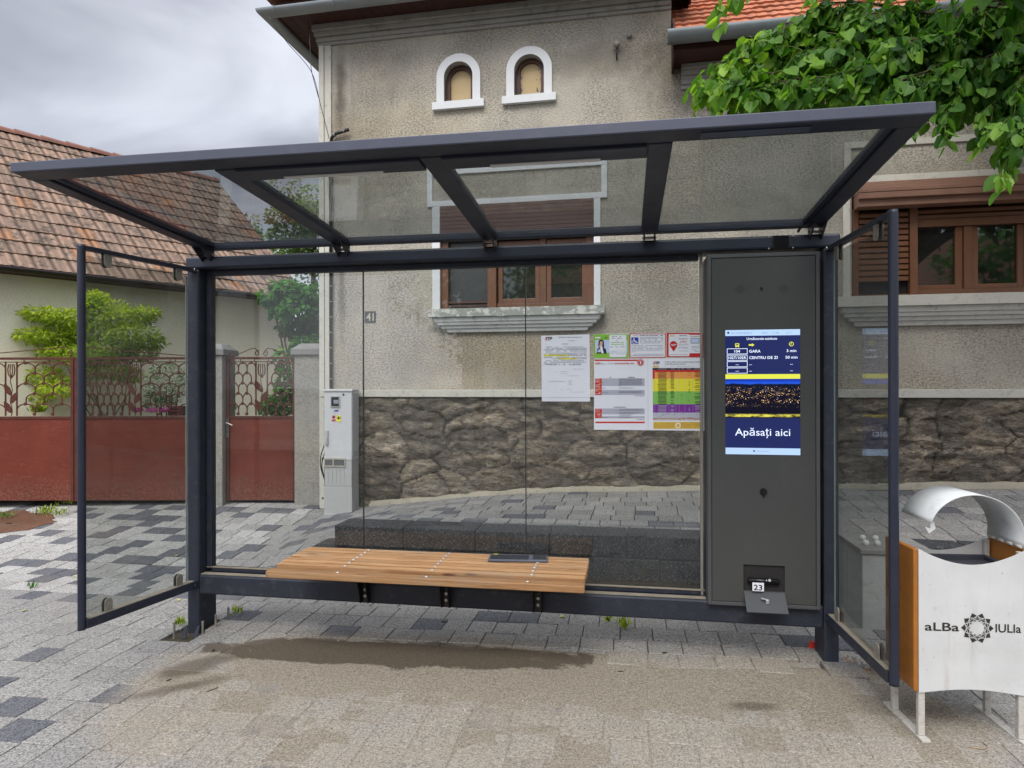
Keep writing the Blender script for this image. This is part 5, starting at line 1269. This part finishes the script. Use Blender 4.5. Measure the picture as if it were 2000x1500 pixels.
def gate_leaf(root, xa, xb, cols, deco, top_peak, handle=None):
    """everything in the gate's own plane"""
    zt, zm, zb = GLz(697), GLz(812), GB
    b = MB(); b.box(xa, xb, -.015, .015, zt-.016, zt+.012); b.box(xa, xb, -.012, .012, zm-.020, zm+.010); b.box(xa, xa+.035, -.018, .018, zb, zt-.017); b.box(xb-.035, xb, -.018, .018, zb, zt-.017); b.box(xa+.035, xb-.035, -.008, .008, GLz(704)-.006, GLz(704)+.004)
    for k in range(1, 5): x = xa+(xb-xa)*k/5; b.box(x-.004, x+.004, -.006, .006, GLz(704)+.004, zt-.017)
    fr = b.build('gate_frame', REDL, root, .002)
    b = MB(); b.box(xa+.036, xb-.036, -.002, .006, zb+.01, zm-.021); b.box(xa+.036, xb-.036, -.006, -.0025, zb+.01, zb+.035); b.build('sheet_panel', REDG, root)
    b = MB(); dc = deco; x0, x1 = xa+.036, xb-.036; z1, z0 = GLz(706), GLz(806)
    arches(b, x0, dc-.07, z0, z1, cols[0], 5); b.build('fish_scale_grille', REDL, root)
    b = MB(); arches(b, dc+.07, x1, z0, z1, cols[1], 5); b.build('fish_scale_grille', REDL, root)
    b = MB()
    for s in (-.068, .068): b.box(dc+s-.007, dc+s+.007, -.006, .006, GLz(806)-.02, GLz(704))
    b.tube([(dc+.012*sin(k*1.3), 0, z0-.02+(z1-z0+.02)*k/9*.72) for k in range(10)], .005, 5)
    zt3 = z0+(z1-z0)*.70
    for s in (-1, 1): b.tube([(dc, 0, zt3), (dc+s*.036, 0, zt3+.05), (dc+s*.042, 0, zt3+.11), (dc+s*.030, 0, zt3+.17)], .007, 5); b.tube([(dc, 0, zt3), (dc+s*.016, 0, zt3+.08), (dc+s*.010, 0, zt3+.17)], .006, 5)
    for k, (f, s) in enumerate(((.02, -1), (.20, 1), (.36, -1), (.50, 1))[:3] if xb-xa > 1.2 else ((.05, -1), (.22, 1), (.42, -1))): leafplate(b, (dc-s*.005, -.008, z0+(z1-z0)*f), radians(90-s*30), .165, .034)
    b.build('flower_ornament', REDL, root)
    b = MB(); zc1 = zt+.012; hz = .085
    for e, s in ((xa, 1), (xb, -1)):
        if top_peak == 'mid':
            m_ = (xa+xb)/2; b.tube([(e+s*.03, 0, zc1+.012), (e+s*.10, 0, zc1+.018), (m_-s*.13, 0, zc1+.095), (m_-s*.075, 0, zc1+.105), (m_-s*.03, 0, zc1+.06)], .006, 5); scroll(b, (m_-s*.045, 0, zc1+.042), .035, radians(60), 1.1, s); scroll(b, (e+s*.03, 0, zc1+.036), .026, radians(-90), .9, -s)
    if top_peak in ('left', 'right'):
        e, f, s = (xa, xb, 1) if top_peak == 'left' else (xb, xa, -1)      # e: high side
        b.tube([(f-s*.05, 0, zc1+.006), (f-s*.35, 0, zc1+.030), (e+s*.30, 0, zc1+.105), (e+s*.12, 0, zc1+.125), (e+s*.03, 0, zc1+.085)], .006, 5); scroll(b, (e+s*.055, 0, zc1+.05), .036, radians(60), 1.2, s); scroll(b, (f-s*.05, 0, zc1+.05), .036, radians(-90), .9, s)
    b.build('scroll_top', REDL, root)
BG = thing('driveway_gate', 'wide red double driveway gate of sheet metal and fish-scale ironwork', 'gate', gate_frame(146), radians(YAW), None, False)
xR = GLx(392, 146); gate_leaf(BG, .005, xR, (7, 3), GLx(264, 146), 'left'); gate_leaf(BG, -xR, -.005, (3, 3), GLx(22, 146), 'right')
SG_ = thing('garden_gate', 'narrow red metal garden gate with lever handle, between the two rendered pillars', 'gate', gate_frame(443), radians(YAW), None, False)
xS = GLx(578, 443); gate_leaf(SG_, .0, xS, (3, 3), GLx(511, 443), 'mid')
b = MB(); hx, hz = GLx(446, 443), GLz(833); b.box(hx-.017, hx+.017, -.026, -.0185, hz-.115, hz+.115, 0); b.tube([(hx, -.026, hz+.06), (hx, -.06, hz+.06), (hx+.02, -.062, hz+.055), (hx+.072, -.062, hz+.03)], .008, 8, 1); b.disc((hx, -.027, hz-.05), (0, -1, 0), .009, 10, 2, .001); b.build('lever_handle', [varied('handle_plate', (.16, .15, .14), .4, .6), STEEL, BLACK], SG_)
def pillar(u0, u1, label):
    o = gate_frame(u0); T = thing('gate_pillar', label, 'pillar', o, radians(YAW), None, False); w = (u1-u0)*GK; ztp = GLz(683)
    b = MB(); b.box(0, w, -.10, .28, -.1, ztp-.055); b.build('shaft', PILL, T, .006)
    b = MB(); b.box(-.035, w+.03, -.135, .31, ztp-.054, ztp+.01); e = .08; b.hexa([(-.035, -.135, ztp+.011), (w+.03, -.135, ztp+.011), (w+.03, .31, ztp+.011), (-.035, .31, ztp+.011), (e-.02, -.03, ztp+.085), (w-e+.04, -.03, ztp+.085), (w-e+.04, .2, ztp+.085), (e-.02, .2, ztp+.085)]); b.build('cap', CONC, T, .004)
pillar(396, 441, 'grey roughcast pillar hung between the driveway gate and the garden gate'); pillar(580, 631, 'grey roughcast pillar beside the house corner and meter cabinet')
pillar(-148, -100, 'grey roughcast pillar at the far left end of the driveway gate')

# ================================================================== PLANTS
class Leaves:
    def __init__(s, seed): s.b = MB(); s.t = []; s.r = random.Random(seed)
    def leaf(s, p, d, n, L, w, tone, kind):
        d = d.normalized(); r = d.cross(n)
        if r.length < 1e-3: r = d.orthogonal()
        r.normalize(); n = r.cross(d)
        if kind == 'heart':
            f = s.r.uniform(.10, .35); cu = s.r.uniform(-.1, .35)
            H_ = ((0, .0), (.30, -.08), (.52, .20), (.50, .52), (.26, .84), (0, 1.06))
            vs = []
            for sg in (-1, 1): vs += [p+d*(L*y)+r*(sg*w*x)+n*(L*(f*x-cu*y*y)) for x, y in H_]
            s.b.add(vs, [(0, 1, 2, 3, 4, 5), (6, 11, 10, 9, 8, 7)]); s.t += [tone, min(1, tone+.05)]
        elif kind == 'lance':
            vs = [p, p+d*L*.45+r*w*.5+n*L*.05, p+d*L-n*L*.15, p+d*L*.45-r*w*.5+n*L*.05]; s.b.add(vs, [(0, 1, 2, 3)]); s.t.append(tone)
        else:
            vs = [p, p+d*L*.3+r*w*.5, p+d*L*.75+r*w*.35, p+d*L, p+d*L*.75-r*w*.35, p+d*L*.3-r*w*.5]; s.b.add(vs, [(0, 1, 2, 3, 4, 5)]); s.t.append(tone)
    def rv(s):
        while 1:
            v = Vector((s.r.uniform(-1, 1), s.r.uniform(-1, 1), s.r.uniform(-1, 1)))
            if .05 < v.length < 1: return v
    def clump(s, c, rad, n, L, w, kind, tone=(.2, .8), up=.6, droop=.2, shell=.5):
        c = Vector(c)
        for _ in range(n):
            v = s.rv()
            if s.r.random() < shell: v = v.normalized()*s.r.uniform(.75, 1.05)
            p = c+Vector((v.x*rad[0], v.y*rad[1], v.z*rad[2])); d = Vector((v.x, v.y, v.z*.4))+s.rv()*.8-Vector((0, 0, droop)); nn = Vector((0, 0, up))+s.rv()*.6
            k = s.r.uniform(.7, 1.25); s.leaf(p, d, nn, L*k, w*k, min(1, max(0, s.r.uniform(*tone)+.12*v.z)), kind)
    def build(s, nm, m, parent): s.b.fa['tone'] = ('FACE', s.t); return s.b.build(nm, m, parent)

# linden above the shelter
LP = c_(4.3, 4.3, 0); LP.z = gz(LP.x, LP.y)
LT = thing('linden_tree', 'leafy linden tree reaching over the right end of the shelter roof', 'tree', LP)
b = MB(); tz = [(.0, .19), (.5, .155), (1.4, .14), (2.4, .135), (3.0, .13)]
b.tube([(LP.x+.04*sin(z*2), LP.y, LP.z+z-.05) for z, _ in tz], [r for _, r in tz], 14); 
FK = Vector((LP.x, LP.y, LP.z+3.0)); lv = Leaves(5); tw = MB(); limbs = MB()
def bez(a, b_, c, d, t): return a*(1-t)**3+b_*3*t*(1-t)**2+c*3*t*t*(1-t)+d*t**3
def limb(tip, lift, dens=1.0, bright=0., r0=.032, tl=.25, start=.40, lk=1., size=.057):
    tip = Vector(tip); m1 = FK+(tip-FK)*.3+Vector((0, 0, lift)); m2 = FK+(tip-FK)*.75+Vector((0, 0, lift*.75)); n = 14
    pts = [bez(FK, m1, m2, tip, k/n) for k in range(n+1)]; limbs.tube(pts, [r0*(1-.88*k/n) for k in range(n+1)], 7)
    Lg = (tip-FK).length; nt = int(Lg*(1-start)*46*dens)
    for k in range(nt):
        t = start+(1-start)*(k+lv.r.random())/nt; t = min(t, .995); p = bez(FK, m1, m2, tip, t); dr = (bez(FK, m1, m2, tip, min(1, t+.03))-bez(FK, m1, m2, tip, t-.03)).normalized()
        d = (dr*lv.r.uniform(.3, .9)+lv.rv()*.9+Vector((0, 0, -.25))).normalized(); L = tl*lv.r.uniform(.5, 1.15)*(1.1-.3*t)
        q0 = p; nn = 6; pp = [p]
        for i in range(nn):
            d = (d+Vector((0, 0, -.17))+lv.rv()*.12).normalized(); q0 = q0+d*(L/nn); pp.append(q0)
            sd_ = d.cross(Vector((0, 0, 1))).normalized()*(1 if i % 2 else -1)
            for _ in range(1 if lv.r.random() < .75*lk else 2):
                ld = (d*.5+sd_*lv.r.uniform(.3, .9)+Vector((0, 0, -.55))+lv.rv()*.35)
                nrm = Vector((0, 0, .8))+lv.rv()*.75-sd_*.1
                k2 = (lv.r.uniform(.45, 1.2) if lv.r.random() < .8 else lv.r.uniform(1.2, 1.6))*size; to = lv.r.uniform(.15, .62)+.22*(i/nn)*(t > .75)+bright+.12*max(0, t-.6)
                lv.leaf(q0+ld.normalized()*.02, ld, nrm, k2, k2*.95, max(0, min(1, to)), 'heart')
        tw.tube(pp, [.0035-.0004*i for i in range(nn+1)], 4)
TIPS = [((1378, 175), 4.35, .9, .22), ((1405, 130), 4.5, 1., .20), ((1412, 182), 4.2, 1., .2), ((1440, 165), 4.1, 1.2, .15), ((1450, 95), 4.5, 1., .15), ((1478, 180), 4.0, 1.2, .1), ((1500, 70), 4.4, 1.1, .1), ((1530, 30), 4.4, 1.1, .08), ((1545, 175), 3.9, 1.2, .05), ((1560, 110), 4.1, 1.2, .05),
        ((1600, -10), 4.3, 1.1, .05), ((1610, 160), 3.85, 1.2, 0), ((1640, 60), 4.0, 1.2, .1), ((1680, 150), 3.8, 1.2, 0), ((1700, 10), 4.0, 1.1, 0), ((1745, 95), 3.7, 1.2, -.05), ((1760, 165), 3.6, 1.1, -.05), ((1830, 60), 3.7, 1.1, -.05), ((1850, 150), 3.6, 1.1, -.08), ((1900, 0), 3.7, 1., 0), ((1925, 120), 3.5, 1.1, -.08), ((1965, 60), 3.5, 1., -.08), ((1990, 160), 3.4, 1.1, -.08), ((2030, 90), 3.4, 1., 0)]
for (uv_, Z_, dn, br) in TIPS: limb(PZ(uv_[0], uv_[1]-8+(25 if uv_[1] < 80 else 0), Z_), .42, dn, br)  # leaf colour carries the light: left limbs painted lighter, shaded right ones darker
for uv_, Z_ in (((1838, 225), 3.55), ((1925, 235), 3.5), ((1968, 270), 3.35), ((1985, 250), 3.4), ((1995, 220), 3.5), ((2010, 270), 3.3)): limb(PZ(*uv_, Z_), .8, .75, -.02, .03, .26, .72)
limb(PZ(1958, 335, 3.3), .7, .35, .12, .02, .20, .80); limb(PZ(1402, 4, 4.0), .9, .35, .2, .02, .2, .80)
rr = random.Random(3)
for k in range(44):  # extra unseen limbs, added with large leaves to shade the crown
    a = rr.uniform(0, 2*pi); R2 = rr.uniform(1.2, 2.6); tip = FK+Vector((cos(a)*R2, sin(a)*R2, rr.uniform(.6, 3.2)))
    if (tip-CAM).dot(FW) < 3.2: continue
    q = tip-CAM; Zc = q.dot(FW)
    if Zc > .3 and 750-F_PX*q.z/Zc > -170 and q.dot(RT)/Zc*F_PX+1000 < 1950: continue
    limb(tip, .5, .36, 0, .05, .5, .3, 1., .10)
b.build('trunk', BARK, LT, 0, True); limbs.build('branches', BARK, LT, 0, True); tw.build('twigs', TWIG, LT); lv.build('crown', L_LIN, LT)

def tree_parts(T, trunk, crown_mb, lm, bark=BARK):
    trunk.build('trunk', bark, T, 0, True); crown_mb.build('crown', lm, T)
# maple behind the driveway gate: layered pads
ZM = 9.35
mp_ = PZ(215, 820, ZM); mp_.z = .19
MT = thing('maple_tree', 'small yellow-green maple in flat layers behind the red driveway gate', 'tree', mp_)
lf = Leaves(11); b = MB(); kM = ZM/F_PX
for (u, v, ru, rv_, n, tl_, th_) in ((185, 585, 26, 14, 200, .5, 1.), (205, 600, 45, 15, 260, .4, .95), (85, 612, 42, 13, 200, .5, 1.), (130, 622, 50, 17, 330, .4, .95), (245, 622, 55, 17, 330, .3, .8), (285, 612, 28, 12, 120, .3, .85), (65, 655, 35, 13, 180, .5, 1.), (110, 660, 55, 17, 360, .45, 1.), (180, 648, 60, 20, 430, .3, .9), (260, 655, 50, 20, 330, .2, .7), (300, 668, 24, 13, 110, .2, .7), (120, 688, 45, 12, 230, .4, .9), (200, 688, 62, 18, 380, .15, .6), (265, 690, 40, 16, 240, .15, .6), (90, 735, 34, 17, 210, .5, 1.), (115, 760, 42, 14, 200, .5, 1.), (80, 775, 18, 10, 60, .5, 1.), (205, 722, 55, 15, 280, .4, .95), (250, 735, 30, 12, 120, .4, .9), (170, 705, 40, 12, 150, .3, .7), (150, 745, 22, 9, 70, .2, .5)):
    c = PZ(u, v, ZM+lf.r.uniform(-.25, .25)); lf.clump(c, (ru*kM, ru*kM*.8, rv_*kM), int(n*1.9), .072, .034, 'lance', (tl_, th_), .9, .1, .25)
    k3 = (u*7) % 3-1; st_ = mp_+Vector((.10*k3, .04*k3, .75)); b.tube([mp_+Vector((.05*k3, 0, -.05)), mp_+Vector((.07*k3+.01, .03, .4)), st_], [.035, .028, .02], 7); b.tube([st_-Vector((0, 0, .05)), st_.lerp(c, .5)-Vector((0, 0, .10)), c], [.009, .006, .003], 5) if v < 700 and u % 2 == 0 else None
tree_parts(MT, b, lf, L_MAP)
# variegated shrub
c = PZ(325, 750, 9.0); o = Vector((c.x, c.y, .19)); T = thing('variegated_shrub', 'grey-green variegated round shrub behind the driveway gate, by a red crate', 'shrub', o); lf = Leaves(12); b = MB()
lf.clump(c, (.26, .24, .30), 1300, .040, .022, 'lance', (.1, 1.), .6, .1, .5); lf.clump(c+Vector((-.12, 0, -.22)), (.2, .18, .16), 400, .04, .022, 'lance', (0, .5)); 
for k in range(5): b.tube([o+Vector((k*.02-.04, 0, -.03)), c+Vector(((k-2)*.09, 0, -.02))], [.014, .006], 6)
tree_parts(T, b, lf, L_SHR)
# climbing vine at the house corner, shrub beside the garden gate, small plants
o = PZ(585, 800, 9.0); o.z = .19; T = thing('climbing_shrub', 'tall dark green climbing shrub in the gap beside the house corner', 'shrub', o); lf = Leaves(13); b = MB()
kV = 9./F_PX
for (u, v, ru, rv_, n) in ((600, 575, 32, 22, 220), (560, 562, 30, 18, 160), (530, 580, 22, 14, 90), (585, 605, 40, 26, 320), (545, 605, 22, 14, 80), (610, 640, 26, 26, 230), (570, 640, 28, 16, 130), (600, 672, 30, 20, 190), (600, 700, 18, 20, 110), (585, 690, 22, 10, 70), (618, 720, 12, 20, 60)):
    c = PZ(u, v, 9.+lf.r.uniform(-.2, .3)); lf.clump(c, (ru*kV, ru*kV, rv_*kV), int(n*1.5), .085, .055, 'oval', (.1, .85), .5, .7, .5); b.tube([o+Vector((0, 0, -.03)), o+Vector((.03, 0, .8)), c], [.03, .022, .008], 6)
tree_parts(T, b, lf, L_VIN)
o = PZ(548, 805, 8.6); o.z = .19; T = thing('broadleaf_shrub', 'bushy green shrub seen through the garden gate ironwork', 'shrub', o); lf = Leaves(14); b = MB()
for (u, v, ru, rv_, n) in ((548, 790, 28, 18, 260), (560, 765, 22, 18, 200), (530, 795, 20, 12, 120), (555, 735, 12, 25, 90), (545, 700, 10, 25, 50)):
    c = PZ(u, v, 8.6); lf.clump(c, (ru*kV, ru*kV, rv_*kV), int(n*1.3), .065, .045, 'oval', (.2, .95), .6, .3, .4); b.tube([o-Vector((0, 0, .03)), c], [.014, .006], 5)
tree_parts(T, b, lf, L_VIN)
def small_plant(name, label, cat, p, n, L, w, lm, rad, kind='lance', up=.3, group=None, seed=1):
    T = Leaves(seed)
    for k in range(n):
        a = T.r.uniform(0, 2*pi); d = Vector((cos(a)*.5, sin(a)*.5, T.r.uniform(.5, 1.4))); q = p+Vector((cos(a), sin(a), 0))*T.r.uniform(0, rad); T.leaf(q+Vector((0, 0, T.r.uniform(0, rad*.5))), d, Vector((cos(a), sin(a), .6)), L*T.r.uniform(.6, 1.3), w, T.r.uniform(0, 1), kind)
    T.b.fa['tone'] = ('FACE', T.t); return tag(T.b.build(name, lm), label, cat, group)
q = PZ(450, 800, 8.4); q.z = .19; small_plant('lily_plant', 'single spiky green plant just inside the left edge of the garden gate', 'plant', PZ(450, 808, 8.4)-Vector((0, 0, .0)), 22, .16, .03, L_VIN, .04, 'lance', seed=3)
q = PZ(74, 806, 8.6); small_plant('garden_plant', 'low light green plant peeking over the driveway gate panel', 'plant', q, 60, .07, .045, L_MAP, .10, 'oval', seed=4)
for i, (u, lb) in enumerate(((272, 'pink flowers behind the gate, the leftmost clump'), (296, 'pink flowers behind the gate, the middle clump'), (322, 'pink flowers behind the gate, the clump next to the red crate'))): small_plant('pink_flowers', lb, 'flowers', PZ(u, 806, 8.5), 70, .035, .03, L_PNK, .075, 'oval', group='pink flowers along the yard border', seed=20+i)
T = thing('red_crate', 'small slatted red wooden crate behind the driveway gate', 'crate', PZ(343, 812, 8.5)); cw_ = 34*8.5/F_PX; b = MB()
for z in (.0, .045, .09): b.box(-cw_/2, cw_/2, -.004, .004, z, z+.032)
b.box(-cw_/2, cw_/2, .2, .208, 0, .12); b.build('slats', REDL, T).location = (0, 0, 0)
b = MB(); b.box(-cw_/2, -cw_/2+.02, .005, .2, 0, .12); b.box(cw_/2-.02, cw_/2, .005, .2, 0, .12); b.box(-cw_/2, cw_/2, .005, .2, .0, .01); b.build('ends', REDL, T).location = (0, 0, 0)
# trees far behind
def far_tree(label, u, v, Z, rpx, n, seed, hrel=1.):
    c = PZ(u, v, Z); o = Vector((c.x, c.y, -.1)); T = thing('background_tree', label, 'tree', o); T['group'] = 'trees beyond the low house'; lf = Leaves(seed); b = MB(); R_ = rpx*Z/F_PX; r_ = random.Random(seed)
    b.tube([o, o+(c-o)*.6, c], [.16, .12, .05], 8)
    for k in range(26):
        v3 = Vector((r_.gauss(0, .5), r_.gauss(0, .5), r_.gauss(0, .5)*hrel)); v3 = v3 if v3.length < 1 else v3.normalized(); cc = c+v3*R_; rr_ = R_*r_.uniform(.22, .4)
        lf.clump(cc, (rr_, rr_, rr_*.7), n//26, .13, .09, 'oval', (.1, .95), .7, .2, .7); b.tube([c-Vector((0, 0, R_*.6)), cc], [.04, .012], 5)
    tree_parts(T, b, lf, L_FAR)
far_tree('pale green round tree beyond the low house, close to the house corner', 612, 455, 24, 95, 6500, 31)
far_tree('sparse small treetop showing just past the low roof edge', 487, 470, 26, 42, 900, 33, 1.4)

# ================================================================== SMALL THINGS ON THE PAVING
def gnd(u, v):
    d = ray(u, v); z = 0.
    for _ in range(30):
        t = (z-EYE)/d.z; p = CAM+d*t; z = z*.3+.7*gz(p.x, p.y)
    p.z = gz(p.x, p.y); return p
a = gnd(0, 1022); 
RUST = varied('rusty_iron', (.14, .068, .040), .9, .0, .4, 3, .2, .4, .4, ((.13, .12, .10, 1), .9))
MC = thing('manhole_cover', 'rusty brown iron manhole cover edged with moss near the driveway gate', 'manhole cover', Vector((a.x, a.y, a.z)), 0, None, False)
b = MB(); n = 30; P = [((.66+.07*sin(k*2.3)+.05*sin(k*.9))*cos(2*pi*k/n)-.10, (.44+.06*sin(k*1.7))*sin(2*pi*k/n), 0) for k in range(n)]
b.prism(P, (0, 0, -.03), (0, 0, .006)); cv = b.build('cover', RUST, MC, .003)
cv.rotation_euler = (atan2(gz(a.x, a.y+.2)-gz(a.x, a.y-.2), .4), 0, 0)
b = MB(); b.box(.1, .17, -.03, .0, .0065, .0075); b.build('lifting_slot', BLACK, cv)
MOSS = L_MAP
for i, (u, v, n_, lb) in enumerate(((90, 1004, 140, 'strip of bright moss and grass behind the manhole cover'), (114, 1008, 60, 'tuft of yellow-green moss at the right edge of the manhole cover'), (8, 1015, 50, 'dark green moss at the left frame edge by the manhole cover'), (463, 1200, 20, 'small bright green weed beside the left shelter post'), (352, 1222, 30, 'patch of green moss left of the shelter post foot'), (1224, 1226, 16, 'tiny seedling in a joint under the shelter beam'), (1190, 1217, 8, 'tiny sprout just left of another seedling under the beam'), (698, 988, 90, 'green weeds growing at the right foot of the meter cabinet'), (590, 977, 60, 'weeds at the foot of the pillar by the garden gate'), (1246, 955, 16, 'small weed in the wall ledge behind the shelter glass'), (63, 1150, 14, 'small green tuft in a paving joint left of the shelter'), (910, 969, 30, 'low weeds on the wall ledge under the window'), (130, 985, 60, 'dry grassy moss at the foot of the driveway gate'))):
    p = gnd(u, v)
    if v < 990 and u > 600: p.y -= .04
    W_ = small_plant('weed', lb, 'weed', p, n_, .045 if n_ > 20 else .05, .012 if i not in (5, 6) else .03, L_MAP if i in (0, 1, 3, 4, 5, 6, 12) else L_VIN, .04 if n_ < 40 else .13, 'lance', seed=50+i)
LY = flat('fallen_yellow', (.42, .40, .10), .7)
for i, (u, v, lb) in enumerate(((141, 1127, 'leaf left of the glass side panel, on pale paving'), (41, 1196, 'yellow-green leaf at the far left of the paving'), (350, 1175, 'leaf right under the left panel rail'), (1102, 1205, 'yellow leaf on the edge pavers under the shelter beam'), (345, 1085, 'leaf seen through the left glass panel'), (1183, 1029, 'leaf on the upper paving behind the blocks'))):
    p = gnd(u, v); a0 = i*1.3; d = Vector((cos(a0), sin(a0), 0)); o_ = Vector((-sin(a0), cos(a0), 0)); b = MB()
    b.add([p+Vector((0, 0, .006)), p+d*.018+o_*.016+Vector((0, 0, .012)), p+d*.045+Vector((0, 0, .005)), p+d*.018-o_*.016+Vector((0, 0, .014))], [(0, 1, 2), (0, 2, 3)]); tag(b.build('fallen_leaf', LY), 'small fallen '+lb.replace('yellow leaf', 'yellow leaf').strip(), 'leaf', 'fallen leaves on the paving')
rr = random.Random(9); b = MB()
for _ in range(340):
    x = rr.gauss(-.6, 1.0); y = rr.gauss(3.65, .33)
    if not (2.4 < y < 3.96): continue
    s = rr.uniform(.0014, .0036); z = gz(x, y); m_ = 0 if rr.random() < .35 else 1
    b.add([(x-s, y-s, z), (x+s, y-s, z), (x+s*.8, y+s, z), (x-s, y+s*.7, z), (x, y, z+s*1.4)], [(0, 1, 4), (1, 2, 4), (2, 3, 4), (3, 0, 4)], m_)
tag(b.build('grit', [flat('pale_grit', (.55, .52, .46)), flat('dark_grit', (.05, .04, .03))]), None, None, None, 'stuff')
def bit(u, v, L, w, ang, m_, nm, lb, cat):
    p = gnd(u, v); b = MB(); d = Vector((cos(ang), sin(ang), 0)); b.tube([p-d*L/2+Vector((0, 0, w)), p+Vector((0, 0, w*1.2)), p+d*L/2+Vector((0, 0, w))], [w*.6, w, w*.5], 6, 0); tag(b.build(nm, m_, None, 0, True), lb, cat)
DB = varied('dark_bark', (.03, .022, .015), .9)
bit(417, 1272, .016, .006, 1, DB, 'pebble', 'dark pebble on the sandy paving near the left post', 'pebble'); bit(414, 1348, .07, .0022, 1.1, DB, 'twig', 'short dark twig on the sandy paving', 'twig'); bit(330, 1329, .03, .003, 1.2, DB, 'twig', 'very short twig scrap at the left of the sandy paving', 'twig')
bit(868, 1216, .045, .005, 0, DB, 'bark_chip', 'dark bark chip on the edge pavers below the bench', 'bark chip'); bit(1212, 1313, .035, .004, 0, DB, 'bark_chip', 'oval dark bark chip out on the sandy paving', 'bark chip'); bit(1298, 1276, .03, .004, .1, DB, 'bark_chip', 'small black chip near the display cabinet', 'bark chip')
for i, (u, v) in enumerate(((1915, 1467), (1925, 1461))): pass
p = gnd(1915, 1462); b = MB(); b.tube([p+Vector((-.05, 0, .004)), p+Vector((0, -.012, .006)), p+Vector((.035, .01, .005)), p+Vector((.03, .05, .004))], .0022, 5); tag(b.build('straw', varied('dry_straw', (.42, .30, .18), .8), None, 0, True), 'bent dry straw on the ground under the litter bin', 'straw')
# red corrugated duct in the hole by the right post
p = gnd(1587, 1268); b = MB(); q0 = p+Vector((-.02, .0, -.05)); q1 = p+Vector((.012, .03, .035)); n = 24
b.tube([q0.lerp(q1, k/n) for k in range(n+1)], [.017+.003*(k % 2) for k in range(n+1)], 12); tag(b.build('cable_duct', REDPL), 'red corrugated plastic duct end sticking out beside the right shelter post', 'duct')
dl = Leaves(77)
for _ in range(60):
    p = gnd(1672+dl.r.uniform(-16, 22), 1292+dl.r.uniform(-18, 16)); dl.leaf(p+Vector((0, 0, -.03+dl.r.uniform(0, .03))), dl.rv(), Vector((0, 0, 1))+dl.rv()*.7, .035, .02, dl.r.random(), 'oval')
dl.b.fa['tone'] = ('FACE', dl.t); tag(dl.b.build('leaf_litter', mat('dead_leaf', lambda q: q.pbr(q.ramp(q.attr('tone'), [(0, (.09, .045, .02)), (1, (.26, .14, .07))]), .8))), None, None, None, 'stuff')

# ================================================================== ACROSS THE STREET (seen only in reflections)
OH = thing('white_house', 'plain white house on the far side of the road, behind the viewer', 'house', (1.0, -12, 0), pi, None, False)
b = MB(); b.box(-14, 6, 0, 6, -.2, 4.6); b.build('wall', varied('white_plaster', (.62, .62, .62), .85), OH)
b = MB(); b.prism([(-14.3, -.4, 4.6), (-14.3, 6.4, 4.6), (-14.3, 3, 7.4)], (0, 0, 0), (20.6, 0, 0)); b.build('roof', varied('clay_back', (.25, .12, .08), .9), OH)
for x in (-12.5, -9, -5.5, -2.5, .5, 3.5):
    b = MB(); b.box(x-.08, x+1.18, -.05, -.01, 1.22, 2.98); b.box(x+.02, x+1.08, -.06, -.051, 1.32, 2.88); w_ = b.build('window', varied('grey_trim', (.35, .35, .36)), OH)
    b = MB(); b.box(x+.08, x+1.02, -.066, -.061, 1.38, 2.82); b.build('pane', WPANE, w_)
for i, (x, lb) in enumerate(((-3.7, 'street tree on the opposite side, left'), (11.2, 'street tree on the opposite side, right'))):
    o = Vector((x, -8.6, -.1)); T = thing('street_tree', lb, 'tree', o); lf = Leaves(90+i); b = MB(); b.tube([o, o+Vector((0, 0, 2.4)), o+Vector((0, 0, 4.2))], [.16, .12, .06], 8)
    for k in range(22): cc = o+Vector((0, 0, 4.9))+lf.rv()*2.1; lf.clump(cc, (.8, .8, .6), 110, .20, .16, 'oval', (.1, .7)); b.tube([o+Vector((0, 0, 2.4)), cc], [.05, .015], 5)
    tree_parts(T, b, lf, L_VIN)
